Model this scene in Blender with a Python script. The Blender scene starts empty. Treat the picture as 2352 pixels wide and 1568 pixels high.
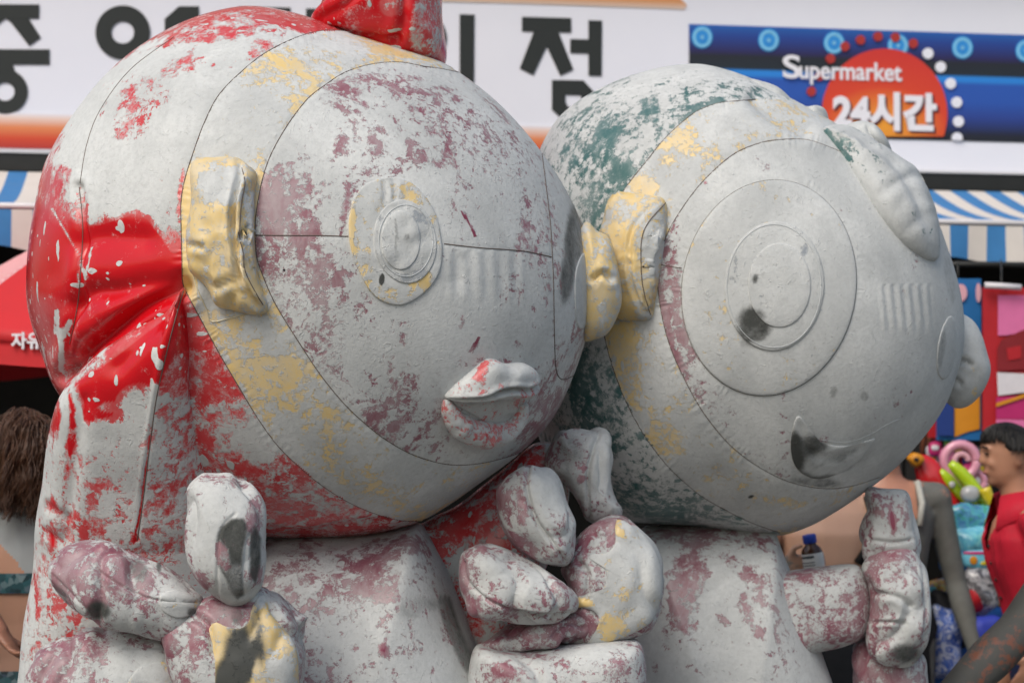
import bpy, bmesh, math, random
import numpy as np
from mathutils import Vector, Matrix, noise
from mathutils.bvhtree import BVHTree
R = math.radians
random.seed(7)
SC = bpy.context.scene
COL = SC.collection

# ------------------------------------------------------------------ camera
F, CU, CV, HZ = 4840.0, 1176.0, 784.0, 1040.0          # focal length, centre and horizon, in units of a 2352 px wide picture
CAMZ = 1.55
PITCH = math.atan((HZ - CV) / F)
cam_d = bpy.data.cameras.new('camera'); cam = bpy.data.objects.new('camera', cam_d); COL.objects.link(cam)
cam.location = (0, 0, CAMZ); cam.rotation_euler = (math.pi/2 + PITCH, 0, 0)
cam_d.sensor_width = 36; cam_d.lens = 36*F/2352; cam_d.clip_start = .05; cam_d.clip_end = 3000
cam_d.dof.use_dof = True; cam_d.dof.focus_distance = 4.42; cam_d.dof.aperture_fstop = 4.6
SC.camera = cam
# ------------------------------------------------------------------ light
SUN_TO = Vector((-.36, -.58, .73)).normalized()
w = bpy.data.worlds.new('World'); SC.world = w; w.use_nodes = True
wn = w.node_tree.nodes; wl = w.node_tree.links
sky = wn.new('ShaderNodeTexSky'); sky.sky_type = 'NISHITA'; sky.sun_disc = False
sky.sun_elevation = math.asin(SUN_TO.z); sky.sun_rotation = math.atan2(SUN_TO.x, SUN_TO.y)
sky.air_density = 1.4; sky.dust_density = 4.2
wl.new(sky.outputs[0], wn['Background'].inputs[0]); wn['Background'].inputs[1].default_value = .15
sd = bpy.data.lights.new('sun', 'SUN'); sd.energy = 1.7; sd.angle = R(28.0); sd.color = (1, .98, .945)
so = bpy.data.objects.new('sun', sd); COL.objects.link(so); so.location = (-4, -2, 9)
so.rotation_euler = (-SUN_TO).to_track_quat('-Z', 'Y').to_euler()
SC.view_settings.view_transform = 'Standard'; SC.view_settings.look = 'None'
SC.view_settings.exposure = -.15; SC.view_settings.gamma = 1.0; SC.view_settings.use_curve_mapping = False

SC.render.engine = 'CYCLES'; SC.cycles.max_bounces = 5; SC.cycles.diffuse_bounces = 3; SC.cycles.glossy_bounces = 2; SC.cycles.transmission_bounces = 2; SC.cycles.adaptive_threshold = .025

# ------------------------------------------------------------------ geometry helpers
RT = np.array([1., 0, 0]); UP = np.array([0, -math.sin(PITCH), math.cos(PITCH)]); FW = np.array([0, math.cos(PITCH), math.sin(PITCH)])
C0 = np.array([0, 0, CAMZ])
def ray(u, v): return RT*((u-CU)/F) + UP*((CV-v)/F) + FW
def P(u, v, d): return C0 + ray(u, v)*d
def proj(V):
    q = np.asarray(V) - C0; d = q @ FW
    return CU + F*(q @ RT)/d, CV - F*(q @ UP)/d, d
def sm(x, a, b):
    t = np.clip((x-a)/(b-a), 0, 1); return t*t*(3-2*t)
WORG = {}
def worg(o): return WORG.get(o, Vector((0, 0, 0))) if o else Vector((0, 0, 0))
def obj(name, V, Fc, mat, parent=None, smooth=True, paint=None, tag=None):
    V = np.asarray(V, float)
    lo, hi = V.min(0), V.max(0)
    org = Vector(((lo[0]+hi[0])/2, (lo[1]+hi[1])/2, lo[2]))
    me = bpy.data.meshes.new(name)
    me.from_pydata((V - np.array(org)).tolist(), [], Fc.tolist() if hasattr(Fc, 'tolist') else Fc)
    if smooth: me.polygons.foreach_set('use_smooth', [True]*len(me.polygons))
    if paint is not None:
        a = me.attributes.new('paint', 'FLOAT_COLOR', 'POINT')
        a.data.foreach_set('color', np.concatenate([paint, np.ones((len(V), 1))], 1).astype(np.float32).ravel())
    me.materials.append(mat); me.update()
    o = bpy.data.objects.new(name, me); COL.objects.link(o)
    o.parent = parent; o.location = org - worg(parent); WORG[o] = org
    if tag: label(o, *tag)
    return o
def label(o, lab, cat=None, group=None, kind=None):
    if lab: o['label'] = lab
    if cat: o['category'] = cat
    if group: o['group'] = group
    if kind: o['kind'] = kind
    return o
def empty(name, loc, lab, cat, group=None):
    o = bpy.data.objects.new(name, None); COL.objects.link(o); o.location = loc; o.empty_display_size = .1
    WORG[o] = Vector(loc); return label(o, lab, cat, group)
def struct(o): o['kind'] = 'structure'; return o
def smooth_closed(pts, M, sharp=False):
    pts = np.asarray(pts, float); n = len(pts)
    out = []
    for i in range(n):
        p0, p1, p2, p3 = pts[i-1], pts[i], pts[(i+1) % n], pts[(i+2) % n]
        for t in np.linspace(0, 1, 24, endpoint=False):
            if sharp: out.append(p1+(p2-p1)*t)
            else: out.append(.5*((2*p1)+(-p0+p2)*t+(2*p0-5*p1+4*p2-p3)*t*t+(-p0+3*p1-3*p2+p3)*t**3))
    out = np.array(out); d = np.r_[0, np.cumsum(np.linalg.norm(np.roll(out, -1, 0)-out, axis=1))]
    o2 = np.vstack([out, out[:1]]); s = np.linspace(0, d[-1], M, endpoint=False)
    return np.stack([np.interp(s, d, o2[:, k]) for k in range(2)], 1)
def smooth_open(pts, step=4.0):
    pts = np.asarray(pts, float); n = len(pts); out = []
    for i in range(n-1):
        p0, p1, p2, p3 = pts[max(i-1, 0)], pts[i], pts[i+1], pts[min(i+2, n-1)]
        k = max(2, int(np.linalg.norm(p2-p1)/step))
        for t in np.linspace(0, 1, k, endpoint=False):
            out.append(.5*((2*p1)+(-p0+p2)*t+(2*p0-5*p1+4*p2-p3)*t*t+(-p0+3*p1-3*p2+p3)*t**3))
    out.append(pts[-1]); return np.array(out)
def dpoly(u, v, pl, nearest=False, arc=False):
    bs = np.zeros_like(u); acc = 0.
    best = np.full(u.shape, 1e9); bx = np.zeros_like(u); by = np.zeros_like(u)
    for a, b in zip(pl[:-1], pl[1:]):
        dx, dy = b[0]-a[0], b[1]-a[1]; L = dx*dx+dy*dy+1e-9
        t = np.clip(((u-a[0])*dx+(v-a[1])*dy)/L, 0, 1)
        qx, qy = a[0]+t*dx, a[1]+t*dy; d = np.hypot(u-qx, v-qy); m = d < best
        best[m] = d[m]
        if nearest: bx[m] = qx[m]; by[m] = qy[m]
        if arc: bs[m] = acc+t[m]*math.sqrt(L)
        acc += math.sqrt(L)
    if arc: return best, bs
    return (best, bx, by) if nearest else best
def inside(u, v, pg):
    ins = np.zeros(u.shape, bool); n = len(pg)
    for i in range(n):
        x1, y1 = pg[i]; x2, y2 = pg[(i+1) % n]
        if y1 == y2: continue
        c = ((y1 > v) != (y2 > v)) & (u < (x2-x1)*(v-y1)/(y2-y1)+x1); ins ^= c
    return ins
def sdist(u, v, pg):
    pg = [tuple(p) for p in pg]; d = dpoly(u, v, pg+[pg[0]]); return np.where(inside(u, v, pg), d, -d)
def paint_of(V, base, ops):
    """mud (0), dark wet smear (1) and splatter (2) at every vertex; ops are dabs, patches and strokes on the surface"""
    u, v, d = proj(V); c = np.tile(np.array(base, float), (len(V), 1))
    for op in ops:
        if op[0] == 'b':
            _, x, y, rx, ry, ang, ch, val = op
            ca, sa = math.cos(R(ang)), math.sin(R(ang)); dx, dy = u-x, v-y
            r = np.hypot((dx*ca+dy*sa)/rx, (-dx*sa+dy*ca)/ry); wgt = sm(-r, -1.35, -.45)
        elif op[0] == 'p':
            _, pg, ch, val, soft = op; wgt = sm(sdist(u, v, pg), -soft, soft)
        else:
            _, pl, wd, ch, val = op; wgt = sm(-dpoly(u, v, pl), -wd, -wd*.45)
        c[:, ch] += (val-c[:, ch])*wgt
    c[:, 0] = np.interp(c[:, 0], [0, .22, .30, .535, 1], [0, .16, .43, .535, 1])
    return c
def vnoise(V, s, off=0):
    return np.array([noise.noise((p[0]*s+off, p[1]*s, p[2]*s)) for p in V])
def grid_faces(rows, M):
    i = np.arange(rows-1)[:, None]*M; j = np.arange(M)[None]; j2 = (j+1) % M
    return np.stack([i+j, i+j2, i+M+j2, i+M+j], -1).reshape(-1, 4)
def mesh_normals(V, Q):
    V = np.asarray(V); a = V[Q[:, 2]]-V[Q[:, 0]]; b = V[Q[:, 3]]-V[Q[:, 1]]; fn = np.cross(a, b)
    n = np.zeros_like(V)
    for k in range(4): np.add.at(n, Q[:, k], fn)
    return n/(np.linalg.norm(n, axis=1, keepdims=True)+1e-12)
def pillow(pts, d0, front, back, p=2.0, M=96, NF=26, NB=12, creases=(), lump=0, lump_s=4, shrink=1.0, center=None, sharp=False, wrinkle=0):
    """a closed inflated form: outline in the plane at distance d0 (number or function of the outline point), swelling to both sides"""
    o = smooth_closed(pts, M, sharp); c = o.mean(0) if center is None else np.array(center, float); o = c+(o-c)*shrink
    df = d0 if callable(d0) else (lambda x, y: d0)
    rows = []
    def ring(s, depth):
        q = max(math.sin(s), 0)**(2/p); h = max(math.cos(s), 0)**(2/p); q = max(q, .004)
        x = c+(o-c)*q
        return np.array([P(a, b, df(a, b))-FW*depth*h for a, b in x])
    for s in np.linspace(0, math.pi/2, NF): rows.append(ring(s, front))
    for s in np.linspace(math.pi/2, 0, NB)[1:]: rows.append(ring(s, -back))
    V = np.concatenate(rows); Q = grid_faces(len(rows), M)
    nrow = len(rows)
    if lump or creases:
        nrm = -mesh_normals(V, Q)
        if np.sum((V-V.mean(0))*nrm) < 0: nrm = -nrm
        if lump: V = V+nrm*(lump*vnoise(V, lump_s))[:, None]
        if wrinkle: V = V-nrm*(wrinkle*np.maximum(0, .35-np.abs(vnoise(V*np.array([1, 1, .6]), 13, 4.2)))*(.4+vnoise(V, 6, 9.1)))[:, None]
        u, v, d = proj(V); fr = (np.arange(len(V)) < NF*M)
        for pl, wd, dep in creases:
            ds = dpoly(u, v, smooth_open(pl, 6))
            V = V - nrm*(np.where(fr, sm(-(nrm @ FW), .05, .55)*dep*(np.exp(-(ds/wd)**2)-.30*np.exp(-((ds-2.2*wd)/(1.4*wd))**2)), 0))[:, None]
    Fc = Q[:, ::-1].tolist()+[list(range(M))[::1], [(nrow-1)*M+j for j in range(M)][::-1]]
    return V, Fc, Q
def tube(path, rad, n=8, cap=True):
    path = [Vector(p) for p in path]; V = []; rads = rad if hasattr(rad, '__len__') else [rad]*len(path)
    t0 = (path[1]-path[0]).normalized(); nx = t0.orthogonal().normalized()
    for i, p in enumerate(path):
        t = (path[min(i+1, len(path)-1)]-path[max(i-1, 0)]).normalized()
        nx = (nx-t*nx.dot(t)).normalized(); ny = t.cross(nx)
        for k in range(n):
            a = 2*math.pi*k/n; V.append(p+(nx*math.cos(a)+ny*math.sin(a))*rads[i])
    Fc = grid_faces(len(path), n).tolist()
    if cap: Fc += [list(range(n))[::-1], [(len(path)-1)*n+k for k in range(n)]]
    return np.array([tuple(x) for x in V]), Fc
def merge(*vf):
    V = []; Fc = []; k = 0
    for v, f in vf:
        V.append(np.asarray(v)); Fc += [[i+k for i in q] for q in (f.tolist() if hasattr(f, 'tolist') else f)]; k += len(v)
    return np.concatenate(V), Fc
def box(c, s, rz=0):
    sx, sy, sz = s[0]/2, s[1]/2, s[2]/2; ca, sa = math.cos(rz), math.sin(rz)
    V = [(c[0]+x*ca-y*sa, c[1]+x*sa+y*ca, c[2]+z) for x in (-sx, sx) for y in (-sy, sy) for z in (-sz, sz)]
    return np.array(V), [[0, 1, 3, 2], [4, 6, 7, 5], [0, 4, 5, 1], [2, 3, 7, 6], [0, 2, 6, 4], [1, 5, 7, 3]]

# ------------------------------------------------------------------ materials
class NT:
    def __init__(s, name):
        s.m = bpy.data.materials.new(name); s.m.use_nodes = True; s.t = s.m.node_tree
        s.b = s.t.nodes['Principled BSDF']; s.tc = s.t.nodes.new('ShaderNodeTexCoord')
    def n(s, typ, ins=None, **pr):
        nd = s.t.nodes.new('ShaderNode'+typ)
        for k, v in pr.items(): setattr(nd, k, v)
        for k, v in (ins or {}).items(): s.set(nd.inputs[k], v)
        return nd
    def set(s, sock, v):
        if hasattr(v, 'is_linked') or hasattr(v, 'links'): s.t.links.new(v, sock)
        else:
            if sock.type == 'RGBA' and len(v) == 3: v = (*v, 1)
            sock.default_value = v
    def math(s, op, a, b=0, c=0, clamp=False): return s.n('Math', {0: a, 1: b, 2: c}, operation=op, use_clamp=clamp).outputs[0]
    def rng(s, x, a, b, c=0., d=1., typ='SMOOTHSTEP'):
        return s.n('MapRange', {0: x, 1: a, 2: b, 3: c, 4: d}, interpolation_type=typ).outputs[0]
    def noise(s, vec, scale, detail=4, rough=.55, dist=0): return s.n('TexNoise', {'Vector': vec, 'Scale': scale, 'Detail': detail, 'Roughness': rough, 'Distortion': dist}).outputs[0]
    def mix(s, f, a, b):
        nd = s.n('Mix', data_type='RGBA'); s.set(nd.inputs[0], f); s.set(nd.inputs[6], a); s.set(nd.inputs[7], b); return nd.outputs[2]
    def mp(s, scale=(1, 1, 1), rot=(0, 0, 0), vec=None): return s.n('Mapping', {'Vector': vec or s.tc.outputs['Object'], 'Scale': scale, 'Rotation': rot}).outputs[0]
    def ramp(s, f, stops, interp='LINEAR'):
        nd = s.n('ValToRGB', {0: f}); nd.color_ramp.interpolation = interp; e = nd.color_ramp.elements
        while len(e) < len(stops): e.new(.5)
        for x, (p, c) in zip(e, stops): x.position = p; x.color = (*c, 1)
        return nd.outputs[0]
def plain(name, col, rough=.6, var=.12, scale=30, bump=.15, spec=.4, metal=0, sss=0, coat=0, trans=0):
    m = NT(name); o = m.tc.outputs['Object']
    a = m.noise(o, scale, 5, .6); c = [max(0, x) for x in col]
    m.set(m.b.inputs['Base Color'], m.mix(a, [x*(1-var) for x in c], [min(1, x*(1+var)) for x in c]))
    m.set(m.b.inputs['Roughness'], m.rng(a, .2, .8, rough*.85, min(1, rough*1.15)))
    m.b.inputs['Specular IOR Level'].default_value = spec; m.b.inputs['Metallic'].default_value = metal
    m.b.inputs['Coat Weight'].default_value = coat
    if sss: m.b.inputs['Subsurface Weight'].default_value = sss; m.b.inputs['Subsurface Radius'].default_value = (.02, .008, .004)
    if trans: m.b.inputs['Transmission Weight'].default_value = trans
    if bump: m.set(m.b.inputs['Normal'], m.n('Bump', {'Height': a, 'Strength': bump, 'Distance': .004}).outputs[0])
    return m.m
MUD1, MUD2 = (.475, .495, .495), (.645, .665, .66)
def mud_mat(name, base, rough=.26, streak=(1, 1, 1), rot=(0, 0, 0), scale=1.0, film=.6, base2=None, crust=1.0, bias=0.0, dust=.3):
    m = NT(name); o = m.tc.outputs['Object']
    at = m.n('Attribute', attribute_name='paint'); sp = m.n('SeparateColor', {0: at.outputs['Color']})
    cov, dark, spl = sp.outputs
    st = m.mp(streak, rot)
    n1 = m.noise(st, 5.5*scale, 6, .70, .45); n2 = m.noise(o, 32*scale, 5, .78, .25); n3 = m.noise(o, 2.2*scale, 3, .6, .4)
    f = m.math('ADD', m.math('MULTIPLY', n1, .85), m.math('ADD', m.math('MULTIPLY', n2, 1.15), m.math('MULTIPLY', n3, .45)))
    f = m.math('SUBTRACT', f, .725)
    t = m.math('MULTIPLY_ADD', m.math('SUBTRACT', cov, .535+bias), .62, f)
    mask = m.rng(t, .468, .532)
    chip = m.noise(o, 75., 4, .72, .6)
    mask = m.math('MULTIPLY', mask, m.rng(m.math('MULTIPLY_ADD', m.math('SUBTRACT', cov, .72), .42, chip), .335, .37))
    fm = m.math('MULTIPLY', m.rng(t, .28, .54), m.rng(m.noise(st, 14*scale, 5, .7, .9), .36, .62, film*.2, film*1.25))
    fm = m.math('MAXIMUM', fm, m.math('MULTIPLY', m.rng(m.noise(st, 9*scale, 5, .75, .4), .35, .68, dust*.35, dust*1.7), m.rng(cov, .18, .42)), clamp=True)
    dco = m.n('VectorMath', {0: o, 1: m.n('VectorMath', {0: m.n('TexNoise', {'Vector': o, 'Scale': 30.}).outputs[1], 1: (.012, .012, .012)}, operation='MULTIPLY').outputs[0]}, operation='ADD').outputs[0]
    # flung drops: small cells, long ones and round ones
    for sc_, rt, el, amt in ((40, (0.3, .9, .5), (1, 1, .25), .9), (52, (.2, -.8, -.7), (.3, 1, 1), .8), (24, (0, .4, .4), (1, .8, .6), .4)):
        vo = m.n('TexVoronoi', {'Vector': m.mp(el, rt, dco), 'Scale': float(sc_)})
        rnd = m.n('SeparateColor', {0: vo.outputs['Color']})
        rad = m.math('MULTIPLY', m.math('MULTIPLY', rnd.outputs[0], rnd.outputs[1]), .44)
        on = m.math('GREATER_THAN', m.math('MULTIPLY', spl, amt), rnd.outputs[2])
        mask = m.math('MAXIMUM', mask, m.math('MULTIPLY', on, m.rng(m.math('SUBTRACT', rad, vo.outputs['Distance']), -.015, .015)))
    b2 = base2 or [x*.8 for x in base]
    bc = m.mix(n3, base, b2)
    mc = m.mix(m.rng(m.noise(o, 3.1, 4, .65, .6), .3, .7), MUD1, MUD2)
    mc = m.mix(m.rng(m.noise(o, 90., 4, .7), .35, .75, 0, .35), mc, [x*.78 for x in MUD1])
    col = m.mix(fm, bc, mc); col = m.mix(mask, col, mc)
    dm = m.rng(m.math('MULTIPLY_ADD', m.math('SUBTRACT', n1, .5), .7, m.math('MULTIPLY_ADD', m.math('SUBTRACT', n2, .5), .5, dark)), .16, .82)
    dm = m.math('MULTIPLY', dm, m.rng(dark, .02, .25))
    col = m.mix(dm, col, (.058, .062, .058))
    m.set(m.b.inputs['Base Color'], col)
    m.set(m.b.inputs['Roughness'], m.math('MAXIMUM', m.rng(m.math('MAXIMUM', mask, m.math('MULTIPLY', fm, .7)), 0, 1, rough, .86), m.math('MULTIPLY', dm, .6)))
    m.b.inputs['Specular IOR Level'].default_value = .45
    g = m.noise(o, 130., 3, .75); ck = m.rng(m.noise(o, 55., 3, .6, 1.2), .62, .69)
    h = m.math('ADD', m.math('MULTIPLY', mask, .8), m.math('MULTIPLY', m.math('MULTIPLY', g, mask), .7*crust))
    h = m.math('ADD', h, m.math('ADD', m.math('MULTIPLY', m.math('MULTIPLY', ck, mask), .8*crust), m.math('MULTIPLY', n2, .35)))
    m.set(m.b.inputs['Normal'], m.n('Bump', {'Height': h, 'Strength': .52, 'Distance': .003}).outputs[0])
    return m.m
M = {}
M['red'] = mud_mat('red_vinyl_muddy', (.62, .006, .012), .2, (1, 1, .5), (.2, .5, .6), base2=(.50, .004, .010), bias=.035, dust=.12)
M['yellow'] = mud_mat('yellow_vinyl_muddy', (.80, .59, .22), .36, (1, 1, .8), (0, .6, .2), 1.3, base2=(.70, .48, .14), bias=.075, film=.55, dust=.30)
M['maroon'] = mud_mat('maroon_vinyl_muddy', (.20, .022, .05), .3, (1, 1, .42), (.2, -.5, .1), 1.2, base2=(.25, .06, .10), bias=.02, dust=.30)
M['maroon_hand'] = mud_mat('maroon_fabric_muddy', (.19, .018, .042), .35, (1, 1, .6), (.2, .7, .1), 1.7, base2=(.26, .06, .11), bias=.08, dust=.26)
M['green'] = mud_mat('green_vinyl_muddy', (.004, .085, .085), .3, (1, 1, .5), (0, .7, .3), 1.3, base2=(.01, .12, .115), bias=.05, dust=.20)
M['lip'] = mud_mat('red_lip_muddy', (.62, .03, .035), .3, (1, 1, .6), (0, -.6, .2), 2.6)
M['thread'] = plain('dark_thread', (.13, .10, .085), .8, .3, 300, 0)
M['thread2'] = plain('pale_thread', (.26, .25, .23), .8, .3, 300, 0)
M['clear'] = mud_mat('plastic_disc_muddy', (.34, .37, .40), .12, (1, 1, .7), (0, .2, 0), 2.2, crust=1.4)
# ------------------------------------------------------------------ ground and building shell
YAW = R(9.0); EX = np.array([math.cos(YAW), math.sin(YAW), 0]); NF_ = np.array([math.sin(YAW), -math.cos(YAW), 0]); FO = np.array([0, 9.0, 0])
def FP(u, v, off=0):
    r = ray(u, v); t = ((FO+NF_*off-C0) @ NF_)/(r @ NF_); return C0+r*t
def sz(p): return float((p-FO) @ EX), float(p[2])
def W(s, z, off=0): return FO+EX*s+NF_*off+np.array([0, 0, z])
def prism(poly_sz, o0, o1):
    n = len(poly_sz); V = [W(s, z, o0) for s, z in poly_sz]+[W(s, z, o1) for s, z in poly_sz]
    a = sum(poly_sz[i][0]*poly_sz[(i+1) % n][1]-poly_sz[(i+1) % n][0]*poly_sz[i][1] for i in range(n))
    Fc = [list(range(n))[::-1], list(range(n, 2*n))]+[[i, (i+1) % n, n+(i+1) % n, n+i] for i in range(n)]
    if a > 0: pass
    else: Fc = [f[::-1] for f in Fc]
    return np.array(V), Fc
def pxprism(px, o0, o1): return prism([sz(FP(u, v, o1)) for u, v in px], o0, o1)
def rect(s0, s1, z0, z1, o0, o1): return prism([(s0, z0), (s1, z0), (s1, z1), (s0, z1)], o0, o1)
def circ(cx, cy, rx, ry, n=40): return [(cx+rx*math.cos(2*math.pi*k/n), cy-ry*math.sin(2*math.pi*k/n)) for k in range(n)]
def ringpx(cx, cy, rx, ry, q, o0, o1, n=40):
    A = [sz(FP(*p, o1)) for p in circ(cx, cy, rx, ry, n)]; B = [sz(FP(*p, o1)) for p in circ(cx, cy, rx*q, ry*q, n)]
    V = [W(*p, o1) for p in A]+[W(*p, o1) for p in B]+[W(*p, o0) for p in A]+[W(*p, o0) for p in B]; Fc = []
    for i in range(n):
        j = (i+1) % n; Fc += [[i, j, n+j, n+i], [2*n+i, 2*n+j, j, i], [n+i, n+j, 3*n+j, 3*n+i]]
    return np.array(V), Fc

m = NT('paving'); o = m.tc.outputs['Object']
m.set(m.b.inputs['Base Color'], m.mix(m.noise(o, 1.2, 8, .65), (.10, .097, .09), (.16, .155, .145))); m.b.inputs['Roughness'].default_value = .9
m.set(m.b.inputs['Normal'], m.n('Bump', {'Height': m.noise(o, 60., 6, .7), 'Strength': .3, 'Distance': .004}).outputs[0])
struct(obj('ground', [(-600, -600, 0), (600, -600, 0), (600, 600, 0), (-600, 600, 0)], [[0, 1, 2, 3]], m.m, smooth=False))

Zb = sz(FP(0, 345))[1]; Zt = Zb+1.02
S0, S1 = -3.4, 3.6
M['wallp'] = plain('building_render', (.34, .33, .31), .85, .12, 6)
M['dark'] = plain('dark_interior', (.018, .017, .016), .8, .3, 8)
M['black_trim'] = plain('black_trim', (.018, .019, .018), .45, .2, 20)
bld = empty('shop_building', tuple(W(0, 0, -2)), 'pale rendered shop building with a dark open front under a long sign', 'building')
obj('upper_wall', *rect(S0-.6, S1+.6, Zt+.145, Zt+3.2, -.4, -.05), M['wallp'], bld, False)
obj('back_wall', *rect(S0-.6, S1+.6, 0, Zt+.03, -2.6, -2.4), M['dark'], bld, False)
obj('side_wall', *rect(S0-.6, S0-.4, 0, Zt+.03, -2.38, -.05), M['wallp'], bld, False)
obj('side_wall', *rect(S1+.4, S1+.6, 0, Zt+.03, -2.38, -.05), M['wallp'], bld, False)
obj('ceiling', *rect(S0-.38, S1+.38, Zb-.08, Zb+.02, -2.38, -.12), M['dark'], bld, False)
obj('roof_slab', *rect(S0-.9, S1+.9, Zt+3.22, Zt+3.42, -3., .3), M['wallp'], bld, False)
obj('eave', *rect(S0-.6, S1+.6, Zt+.047, Zt+.14, -.04, .20), M['wallp'], bld, False)
obj('upper_band', *rect(S0-.6, S1+.6, Zt-.015, Zt+.045, -.3, .10), M['black_trim'], bld, False)

# ------------------------------------------------------------------ shop sign
sign = empty('shop_sign', tuple(W(0, Zb, 0)), 'long white shop sign with black lettering and a blue supermarket panel', 'sign')
m = NT('sign_white'); o = m.tc.outputs['Object']
a = m.noise(o, 3.0, 5, .6)
m.set(m.b.inputs['Base Color'], m.mix(a, (.76, .775, .86), (.82, .83, .90))); m.b.inputs['Roughness'].default_value = .4
M['sign_white'] = m.m
obj('panel', *rect(S0, S1, Zb, Zt-.03, -.08, 0), M['sign_white'], sign, False)
obj('frame_rail', *rect(S0, S1, Zb-.012, Zb-.002, -.08, .02), plain('alu', (.62, .62, .64), .35, .05, 40, 0), sign, False)
obj('frame_rail', *rect(S0, S1, Zb-.085, Zb-.014, -.08, .012), M['black_trim'], sign, False)
# orange swash printed along the lower edge, left of the blue panel, and along the upper edge
def grad(name, stops, axis=2, rough=.4):
    m = NT(name); s = m.n('SeparateXYZ', {0: m.tc.outputs['Generated']}); m.set(m.b.inputs['Base Color'], m.ramp(s.outputs[axis], stops)); m.b.inputs['Roughness'].default_value = rough
    return m.m
s_or = sz(FP(1440, 300))[0]; z0 = sz(FP(0, 340))[1]; z1 = sz(FP(0, 258))[1]
obj('orange_band', *rect(S0+.01, s_or, z0, z1, 0, .004), grad('orange_print', [(0, (.42, .03, .025)), (.28, (.62, .06, .02)), (.6, (.74, .24, .09)), (.85, (.80, .60, .52)), (1, (.79, .80, .88))]), sign, False)
pts = [(700, -30), (700, -8), (1000, 4), (1200, 9), (1400, 16), (1540, 21), (1572, 23), (1578, 12), (1560, -4), (1500, -30)]
obj('orange_band', *pxprism(pts[::-1], 0, .004), grad('orange_print_top', [(0, (.66, .55, .48)), (.35, (.66, .30, .12)), (1, (.52, .10, .03))]), sign, False)
M['ink'] = plain('letter_black', (.022, .026, .025), .45, .1, 40, 0)
def letter(*polys):
    obj('letter', *merge(*[pxprism(p, 0, .005) if isinstance(p, list) else ringpx(*p, 0, .0055) for p in polys]), M['ink'], sign, False)
letter([(-64, 10), (90, 11), (90, 43), (-64, 42)], [(13, 43), (66, 43), (94, 87), (67, 106), (25, 52)], [(13, 43), (1, 52), (-41, 104), (-68, 86), (-40, 43)],
       [(-90, 113), (114, 114), (114, 149), (-90, 148)], [(-4, 148), (29, 148), (36, 168), (-12, 168)], (12, 211, 52, 51, .41))
letter((282, 75, 63, 62, .41), [(378, 110), (378, 44), (411, 15), (457, 15), (457, 50), (424, 50), (412, 61), (412, 110)], [(330, 130), (520, 132), (520, 165), (330, 163)])
letter([(547, 16), (667, 18), (667, 50), (547, 48)], [(570, 48), (605, 48), (605, 120), (570, 120)], [(610, 50), (645, 50), (645, 120), (610, 120)], [(703, 20), (740, 21), (740, 190), (703, 190)])
letter((968, 88, 58, 60, .42), [(1056, 33), (1090, 34), (1089, 190), (1056, 188)], [(900, 158), (1040, 160), (1040, 190), (900, 188)])
letter([(1199, 39), (1312, 42), (1312, 75), (1199, 72)], [(1226, 73), (1283, 74), (1256, 107)], [(1226, 73), (1256, 107), (1225, 173), (1194, 157)], [(1283, 74), (1317, 160), (1287, 174), (1256, 107)],
       [(1310, 90), (1352, 91), (1352, 123), (1310, 122)], [(1352, 47), (1383, 48), (1382, 175), (1352, 174)],
       [(1268, 184), (1299, 184), (1299, 235), (1305, 246), (1290, 272), (1268, 252)], [(1299, 184), (1340, 185), (1352, 198), (1338, 219), (1299, 218)], [(1352, 198), (1366, 213), (1366, 278), (1335, 278), (1335, 219), (1338, 219)], [(1305, 246), (1335, 246), (1335, 278), (1294, 275)])
# blue panel
sB0, zB1 = sz(FP(1582, 56)); zB0 = sz(FP(1582, 309))[1]
print('facade check', Zb, sz(FP(2352, 400))[1], zB0, sz(FP(2352, 325))[1], zB1, sz(FP(2352, 90))[1])
obj('blue_panel', *rect(sB0, S1-.01, zB0, zB1, 0, .004), grad('blue_print', [(0, (.012, .014, .02)), (.06, (.012, .014, .03)), (.22, (.02, .05, .26)), (.36, (.02, .085, .40)), (.52, (.02, .09, .42)), (.555, (.02, .22, .66)), (.59, (.02, .22, .66)), (.61, (.012, .02, .03)), (.72, (.014, .016, .025)), (.76, (.02, .016, .09)), (.90, (.015, .05, .27)), (1, (.015, .11, .42))]), sign, False)
M['cyan'] = plain('cyan_print', (.05, .34, .72), .4, .15, 60, 0); M['cyan2'] = plain('pale_cyan_print', (.22, .55, .80), .4, .2, 60, 0); M['sky'] = plain('sky_print', (.03, .27, .70), .4, .1, 60, 0)
for cx, cy in ((1613, 86), (1766, 93), (1916, 99), (2063, 105), (2211, 110), (2357, 117)):
    d = obj('blue_dot', *pxprism(circ(cx, cy, 24, 26)[::1], .004, .007), M['cyan'], sign, False)
    obj('dot_ring', *ringpx(cx, cy, 21, 23, .74, .007, .0095), M['cyan2'], d, False)
    obj('dot_ring', *ringpx(cx, cy, 11, 12, .5, .007, .0095), M['sky'], d, False)
    obj('dot_centre', *pxprism(circ(cx, cy, 4, 4.4, 16), .007, .0095), M['cyan2'], d, False)
m = NT('sun_disc_print'); g = m.n('VectorMath', {0: m.tc.outputs['Generated'], 1: (.5, .5, .12)}, operation='SUBTRACT'); l = m.n('VectorMath', {0: m.n('VectorMath', {0: g.outputs[0], 1: (1, 0, 1.1)}, operation='MULTIPLY').outputs[0]}, operation='LENGTH')
m.set(m.b.inputs['Base Color'], m.ramp(l.outputs['Value'], [(0, (.80, .33, .03)), (.22, (.76, .24, .03)), (.5, (.66, .055, .02)), (1, (.60, .03, .025))])); m.b.inputs['Roughness'].default_value = .4
pts = [(2032+144*math.cos(t), 262-150*math.sin(t)) for t in np.linspace(R(-20), R(200), 60)]
zc = sz(FP(2000, 318))[1]
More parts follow.
